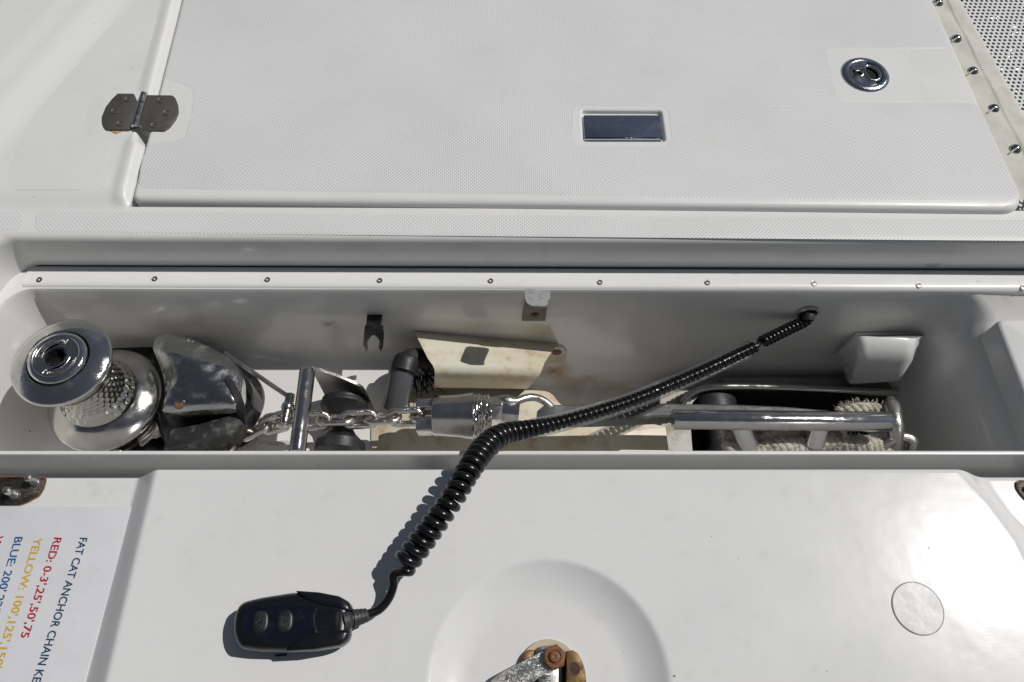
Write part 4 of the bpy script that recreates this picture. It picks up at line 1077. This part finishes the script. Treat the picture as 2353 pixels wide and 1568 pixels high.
# closed right end
mb.add(prr+[A(1215, 880, y=.600)], [tuple(range(nI+1))])
mb.build('hood', M_cream, cv, smooth=50)
mb = MB(); ear = [(540, 600), (560, 540), (625, 430), (690, 425), (730, 470), (715, 560), (640, 590)]
pe = roundpoly([A(*Z['z3'](*p), y=.5975) for p in ear], .006, 4); mb.loft([[p+V(0, .006, 0) for p in pe], pe, [sum(pe, V(0, 0, 0))/len(pe)*.12+p*.88+V(0, -.0012, 0) for p in pe]]); mb.build('ear', M_cream, cv, smooth=50)
c = A(*Z['z3'](645, 475), y=.5955); mb = MB(); mb.lathe(c, (0, -1, 0), [(.0085, -.001), (.0085, .0010), (.007, .0016), (.005, .0004), (.0001, 0)], 24); mb.build('screw', M_rust, cv)
# grey pipe with black hose and frayed strands
gp_ = thing('grey_pipe', 'dark grey plastic pipe stub with a black elbow beside the cream cover', 'pipe', z2(1300, 900, -.27).to_tuple())
mb = MB(); pa, pb_ = z2(1378, 600, -.205), z2(1300, 930, -.250); dv = (pb_-pa).normalized()
mb.tube([pa-dv*.0, pa+dv*.004, pa.lerp(pb_, .5), pb_, pb_+dv*.004], [.0185, .0198, .0202, .0195, .018], 32); mb.build('pipe', M_greyp, gp_, smooth=50)
mb = MB(); mb.tube(smoothpath([z2(1375, 640, -.205), z2(1400, 560, -.203), z2(1440, 520, -.208), z2(1530, 530, -.222), z2(1640, 580, -.235), z2(1760, 620, -.24)], 6), [.022]*8+[.0165]*40, 24); mb.build('elbow', M_black, gp_, smooth=60)
mb = MB()
for k in range(34):
    p = z2(1460+random.uniform(-60, 140), 620+random.uniform(-130, 90), -.24); d = (V(random.uniform(-.4, 1), random.uniform(-1.4, .1), random.uniform(-.3, .3))).normalized(); l = random.uniform(.015, .05)
    mb.tube([p, p+d*l*.5+V(0, 0, random.uniform(-.004, .006)), p+d*l+V(random.uniform(-.01, .01), 0, -.004)], [.0018, .0014, .0004], 5)
mb.build('strands', M_fibre, gp_, smooth=60)
# black spring clip
yc_ = .565
clip = thing('spring_clip', 'small black open spring clip sticking out of the back wall', 'clip', A(858, 785, y=.6).to_tuple())
ol = [(1045, 290), (1205, 290), (1208, 360), (1202, 430), (1185, 472), (1163, 440), (1180, 410), (1168, 375), (1150, 348), (1120, 330), (1096, 348), (1078, 378), (1062, 410), (1072, 462), (1055, 470), (1034, 420), (1038, 360)]
mb = MB(); pc_ = [z2(*p, y=yc_-.004*(p[1]-270)/200) for p in ol]
mb.prism(pc_, V(0, .009, .001)); mb.build('jaws', M_blackg, clip, smooth=30, bevel=.0008)
mb = MB(); b0_ = z2(1125, 290, y=yc_+.012); mb.box(b0_+V(0, .012, .004), V(.012, 0, 0), V(0, .016, 0), V(0, 0, .004)); mb.build('stem', M_blackg, clip, bevel=.001)
# bracket with bent tongue
br = thing('steel_bracket', 'small dull steel bracket with a bent tongue below the white strip', 'bracket', A(1230, 715, y=.602).to_tuple())
mb = MB(); bp = [A(1207, 690, y=.6005), A(1258, 690, y=.6005), A(1253, 735, y=.5995), A(1199, 735, y=.5995)]
mb.prism(bp, V(0, -.0025, 0)); mb.build('plate', plain('bracket_plate', (.17, .155, .125), .5, dust=(.09, .08, .06), damt=.6), br, smooth=30)
mb = MB(); tg = [A(1205, 667, y=.599), A(1264, 671, y=.599), A(1265, 690, y=.564), A(1262, 701, y=.560), A(1252, 707, y=.557), A(1222, 706, y=.557), A(1211, 700, y=.560), A(1206, 688, y=.564)]
mb.prism(roundpoly(tg, .009, 5), V(0, .0012, .0024)); mb.build('tongue', plain('corroded_alloy', (.36, .36, .37), .5, dust=(.08, .08, .08), damt=.8, dscale=160, bump=.4), br, smooth=30, bevel=.0006)
c = A(1229, 725, y=.597); mb = MB(); mb.lathe(c, (0, -1, 0), [(.0062, -.001), (.0060, .0016), (.004, .0026), (.0001, .003)], 20); mb.build('screw', M_hingeb, br)
# white moulded pocket at the right
pk_ = thing('moulded_scoop', 'white moulded plastic scoop on the back wall near the right end of the locker', 'scoop', A(2030, 820, y=.58).to_tuple())
def z4y(x, y_, yy): return A(*Z['z4'](x, y_), y=yy)
r1 = [z4y(1160, 392, .601), z4y(1325, 245, .560), z4y(1690, 262, .560), z4y(1760, 235, .601)]
r2 = [z4y(1195, 400, .600), z4y(1338, 300, .548), z4y(1684, 300, .548), z4y(1735, 290, .600)]
r3 = [z4y(1225, 425, .600), z4y(1335, 400, .536), z4y(1662, 395, .536), z4y(1690, 400, .600)]
r4 = [z4y(1262, 515, .598), z4y(1285, 538, .528), z4y(1590, 520, .528), z4y(1625, 500, .598)]
mb = MB()
def rr4(q): return roundpoly(q, [.001, .016, .016, .001], 5)
mb.loft([rr4(r1), rr4(r2), rr4(r3), rr4([a.lerp(b, .6) for a, b in zip(r3, r4)]), rr4(r4), [p*.93+sum(r4, V(0, 0, 0))/4*.07+V(0, 0, -.003) for p in rr4(r4)]]); mb.build('scoop', M_gel, pk_, smooth=60)
mb = MB(); fl = roundpoly([z4y(1325, 226, .5985), z4y(1765, 226, .5985), z4y(1758, 262, .5985), z4y(1330, 262, .5985), z4y(1170, 405, .5985), z4y(1145, 395, .5985)], .004, 3)
mb.prism(fl, V(0, -.0025, 0)); mb.build('flange', M_gel, pk_, smooth=30)
# cable gland
gl_ = thing('cable_gland', 'oval grey cable gland where the black coiled cord leaves the back wall', 'gland', A(1855, 718, y=.6).to_tuple())
gc = A(1856, 719, y=.599)
mb = MB(); mb.lathe(gc, (0, -1, 0), [(.0165, -.002), (.0165, .0015), (.0150, .003), (.0135, .0028), (.0128, .0010), (.0001, .0008)], 36); mb.build('flange', M_steel, gl_)
mb = MB()
for k in range(5):
    a = rad(20+72*k); mb.box(gc+V(.008*math.cos(a), -.0018, .008*math.sin(a)), V(math.cos(a), 0, math.sin(a))*.0035, V(-math.sin(a), 0, math.cos(a))*.0012, V(0, .0012, 0))
mb.build('rib', M_boot, gl_)
mb = MB(); ga = A(1858, 728, y=.592); mb.lathe(ga, (-.2, -.9, -.35), [(.0095, -.004), (.0098, .004), (.0088, .0065), (.0066, .0065), (.0064, .002)], 28); mb.build('collar', M_boot, gl_)
# loose screw hole / drain
dr_ = A(*Z['z3'](750, 728), y=.5925); mb = MB(); mb.lathe(dr_, (0, -1, 0), [(.0075, -.001), (.0072, .0012), (.006, .0008), (.0055, -.0008), (.0001, -.0009)], 20); mb.org = dr_
tag(mb.build('screw_hole', M_hingeb), 'dark rusty screw hole low on the back wall right of the cream cover', 'hole')

# ---- stained board on the locker floor
bz = -.2712
bq = roundpoly([z2(1100, 1060, bz), z2(1130, 1000, bz), z2(1250, 860, bz), z2(1500, 800, bz), z3(420, 790, bz), z3(600, 800, bz), z3(680, 930, bz), z3(1560, 1095, bz), z3(1600, 1400, bz), z2(1100, 1400, bz)], [.003, .01, .02, .02, .02, .02, .02, .003, .0, .0], 4)
mb = MB(); plate(mb, bq, -.2748, bz, .0012); mb.org = V(0, .45, -.275)
mb.v = mb.v
tag(mb.build('floor_board', M_board, smooth=30), 'stained cream board on the locker floor under the swivel', 'board')

# ================================================================== REMOTE CONTROL WITH COILED CORD
def z8(x, y, z): return ZA('z8', x, y, z)
rem = thing('windlass_remote', 'black two-button hand remote with its coiled cord, lying on the white lid', 'remote control', z8(790, 870, 0).to_tuple())
ov = [(290, 900), (296, 820), (330, 730), (380, 690), (520, 655), (800, 612), (1000, 625), (1200, 662), (1262, 710), (1278, 760), (1272, 900), (1250, 1000), (1200, 1050), (1020, 1085), (720, 1110), (500, 1105), (350, 1085), (312, 1030), (294, 960)]
zr0 = .0012
ot = roundpoly([z8(*p, .026) for p in ov], .006, 3)
mb = MB()
mb.loft([atz(inset(ot, .010), zr0), atz(inset(ot, .004), zr0+.003), atz(inset(ot, .0008), zr0+.011), atz(ot, .021), atz(ot, .027), atz(inset(ot, .0012), .0315), atz(inset(ot, .0035), .0350), atz(inset(ot, .007), .0370), atz(inset(ot, .011), .0378)])
body = mb.build('body', M_remote, rem, smooth=60)
fz_ = .0384
fp = [(355, 880), (385, 760), (430, 712), (640, 706), (850, 712), (985, 735), (965, 790), (962, 880), (985, 960), (830, 990), (560, 1005), (400, 990), (365, 950)]
fq = roundpoly([z8(*p, fz_) for p in fp], .004, 3)
mb = MB(); mb.loft([atz(inset(fq, -.0005), fz_-.002), atz(fq, fz_-.0002), atz(inset(fq, .0010), fz_+.0004)]); mb.build('face_plate', M_face, rem, smooth=30)
mb = MB()
bq_ = roundpoly([z8(*p, fz_) for p in ((1000, 742), (1140, 748), (1150, 920), (1000, 940), (975, 880), (980, 800))], .003, 2); mb.loft([atz(bq_, fz_-.002), atz(inset(bq_, .0006), fz_+.0002)]); mb.build('neck_plate', M_remote, rem, smooth=30)
# side grips standing proud of the shell
for g in ([(800, 597), (1000, 610), (1180, 645), (1255, 690), (1282, 745), (1275, 780), (1180, 752), (1040, 730), (930, 690), (860, 650)],
          [(715, 1112), (760, 1060), (850, 1010), (960, 975), (1100, 935), (1220, 925), (1272, 940), (1250, 1010), (1190, 1060), (960, 1100)]):
    gq = roundpoly([z8(*p, .032) for p in g], .0025, 3); gc_ = sum(gq, V(0, 0, 0))/len(gq)
    def gs(k, z): return [V(p.x+(gc_.x-p.x)*k, p.y+(gc_.y-p.y)*k, z) for p in gq]
    mb = MB(); mb.loft([gs(.10, .012), gs(.02, .020), gs(0, .030), gs(.02, .0350), gs(.08, .0380), gs(.2, .0394), gs(.4, .0400)]); mb.build('grip', M_remote, rem, smooth=60)
for cx_, cy_, tri, rw in ((510, 858, [(462, 866), (540, 822), (522, 900)], (68, 95)), (716, 855, [(757, 848), (685, 812), (690, 892)], (68, 95))):
    mb = MB(); ring = [z8(cx_+rw[0]*math.copysign(abs(math.cos(a))**.75, math.cos(a))-.12*rw[1]*math.sin(a), cy_+rw[1]*math.copysign(abs(math.sin(a))**.75, math.sin(a)), fz_) for a in [2*math.pi*k/40 for k in range(40)]]
    mb.loft([atz(ring, fz_), atz(inset(ring, .0004), fz_+.0012), atz(inset(ring, .0014), fz_+.0020), atz(inset(ring, .004), fz_+.0023)]); bo = mb.build('button', M_button, rem, smooth=50)
    mb = MB(); tp = [z8(*p, fz_+.0026) for p in tri]
    mb.tube([atz([p], fz_+.0024)[0] for p in tp], .0005, 6, closed=True); mb.build('arrow_mark', M_mark, bo, smooth=0)
mb = MB(); nb0 = z8(1195, 850, .020)
s0_, s1_ = z8(1225, 845, .030), z8(1405, 800, .020); ds = (s1_-s0_).normalized(); ld = (s1_-s0_).length
pf = [(.001, -.004), (.0105, -.004), (.0108, .002), (.0100, .004)]
for k in range(4):
    h = .006+k*(ld-.008)/4; pf += [(.0078-.0006*k, h), (.0078-.0006*k, h+.0012), (.0098-.0007*k, h+.0016), (.0098-.0007*k, h+.0050)]
pf += [(.0066, ld), (.001, ld)]
mb.lathe(s0_, ds, pf, 20); mb.build('strain_relief', M_boot, rem, smooth=30)
mb = MB(); mb.box(z8(680, 1138, .010), V(.0062, .0006, 0), V(0, .0012, 0), V(0, 0, .002)); mb.build('tab', M_remote, rem)
# --- cord
wire = .0053
coil_c = [(1128, 1013, .010), (1105, 1040, .030), (1075, 1085, .047), (1040, 1145, .054), (985, 1222, .050), (925, 1303, .038)]
inner_c = [(1735, 797, -.128), (1600, 860, -.112), (1450, 922, -.088), (1300, 968, -.058), (1210, 987, -.030), (1160, 997, -.010), (1128, 1013, .010)]
wall_c = [(1853, 735, -.150), (1840, 743, -.147), (1800, 762, -.141), (1752, 786, -.131)]
def helix(pts, R, pitch_, wr_, a0=0.0, per=14, R1=None):
    pth = smoothpath([A(*p[:2], z=p[2]) for p in pts], 24); L = [0]
    for a, b in zip(pth, pth[1:]): L.append(L[-1]+(b-a).length)
    u = None; fr_ = []
    for i, p in enumerate(pth):
        T = (pth[min(i+1, len(pth)-1)]-pth[max(i-1, 0)]).normalized()
        u = T.orthogonal().normalized() if u is None else (u-T*u.dot(T)).normalized()
        fr_.append((u, T.cross(u)))
    out = []; s_ = 0; a = a0; j = 0
    pf_ = pitch_ if callable(pitch_) else (lambda t: pitch_)
    Rf = R if callable(R) else (lambda t: R)
    while s_ < L[-1]:
        while L[j+1] < s_: j += 1
        t = (s_-L[j])/max(1e-9, L[j+1]-L[j]); p = pth[j].lerp(pth[j+1], t); f = s_/L[-1]
        out.append(p+Rf(f)*(fr_[j][0]*math.cos(a)+fr_[j][1]*math.sin(a)))
        a += 2*math.pi/per; s_ += pf_(f)/per
    return out, pth
cord = MB()
h1, p1 = helix(coil_c, lambda f: .0104+.0006*math.sin(f*9), lambda f: .0104+.0018*sst(f, .1, .5)+.0005*math.sin(f*23), wire, per=18)
h0, p0_ = helix(inner_c, lambda f: .0066+.0040*sst(f, .72, 1), lambda f: .0092+.0018*sst(f, .75, 1), wire*.92, per=14)
h2, p2 = helix(wall_c, .0062, .0088, wire*.85, per=14)
end = h1[-1]
tail = smoothpath([end, A(905, 1318, .031), A(904, 1345, .025), A(893, 1375, .020), A(872, 1400, .0185), z8(1405, 797, .020), z8(1370, 808, .022)], 8)
cord.tube(h2, .0042, 8)
cord.tube([h2[-1], A(1742, 794, z=-.129), A(1733, 800, z=-.128), h0[0]], .0042, 8)
full_ = h0+h1[1:]+tail[1:]
rs = [.0030+.0023*sst(i/len(h0), .7, 1) for i in range(len(h0))]+[wire]*(len(full_)-len(h0))
cord.tube(full_, rs, 10)
cord.build('coiled_cord', M_cord, rem, smooth=80)
mb = MB(); k0_ = int(len(p0_)*.0); k1_ = int(len(p0_)*.66)
mb.tube(p0_[k0_:k1_:4], .0134, 24, cap=False); mb.build('clear_sleeve', M_clear, rem, smooth=60)
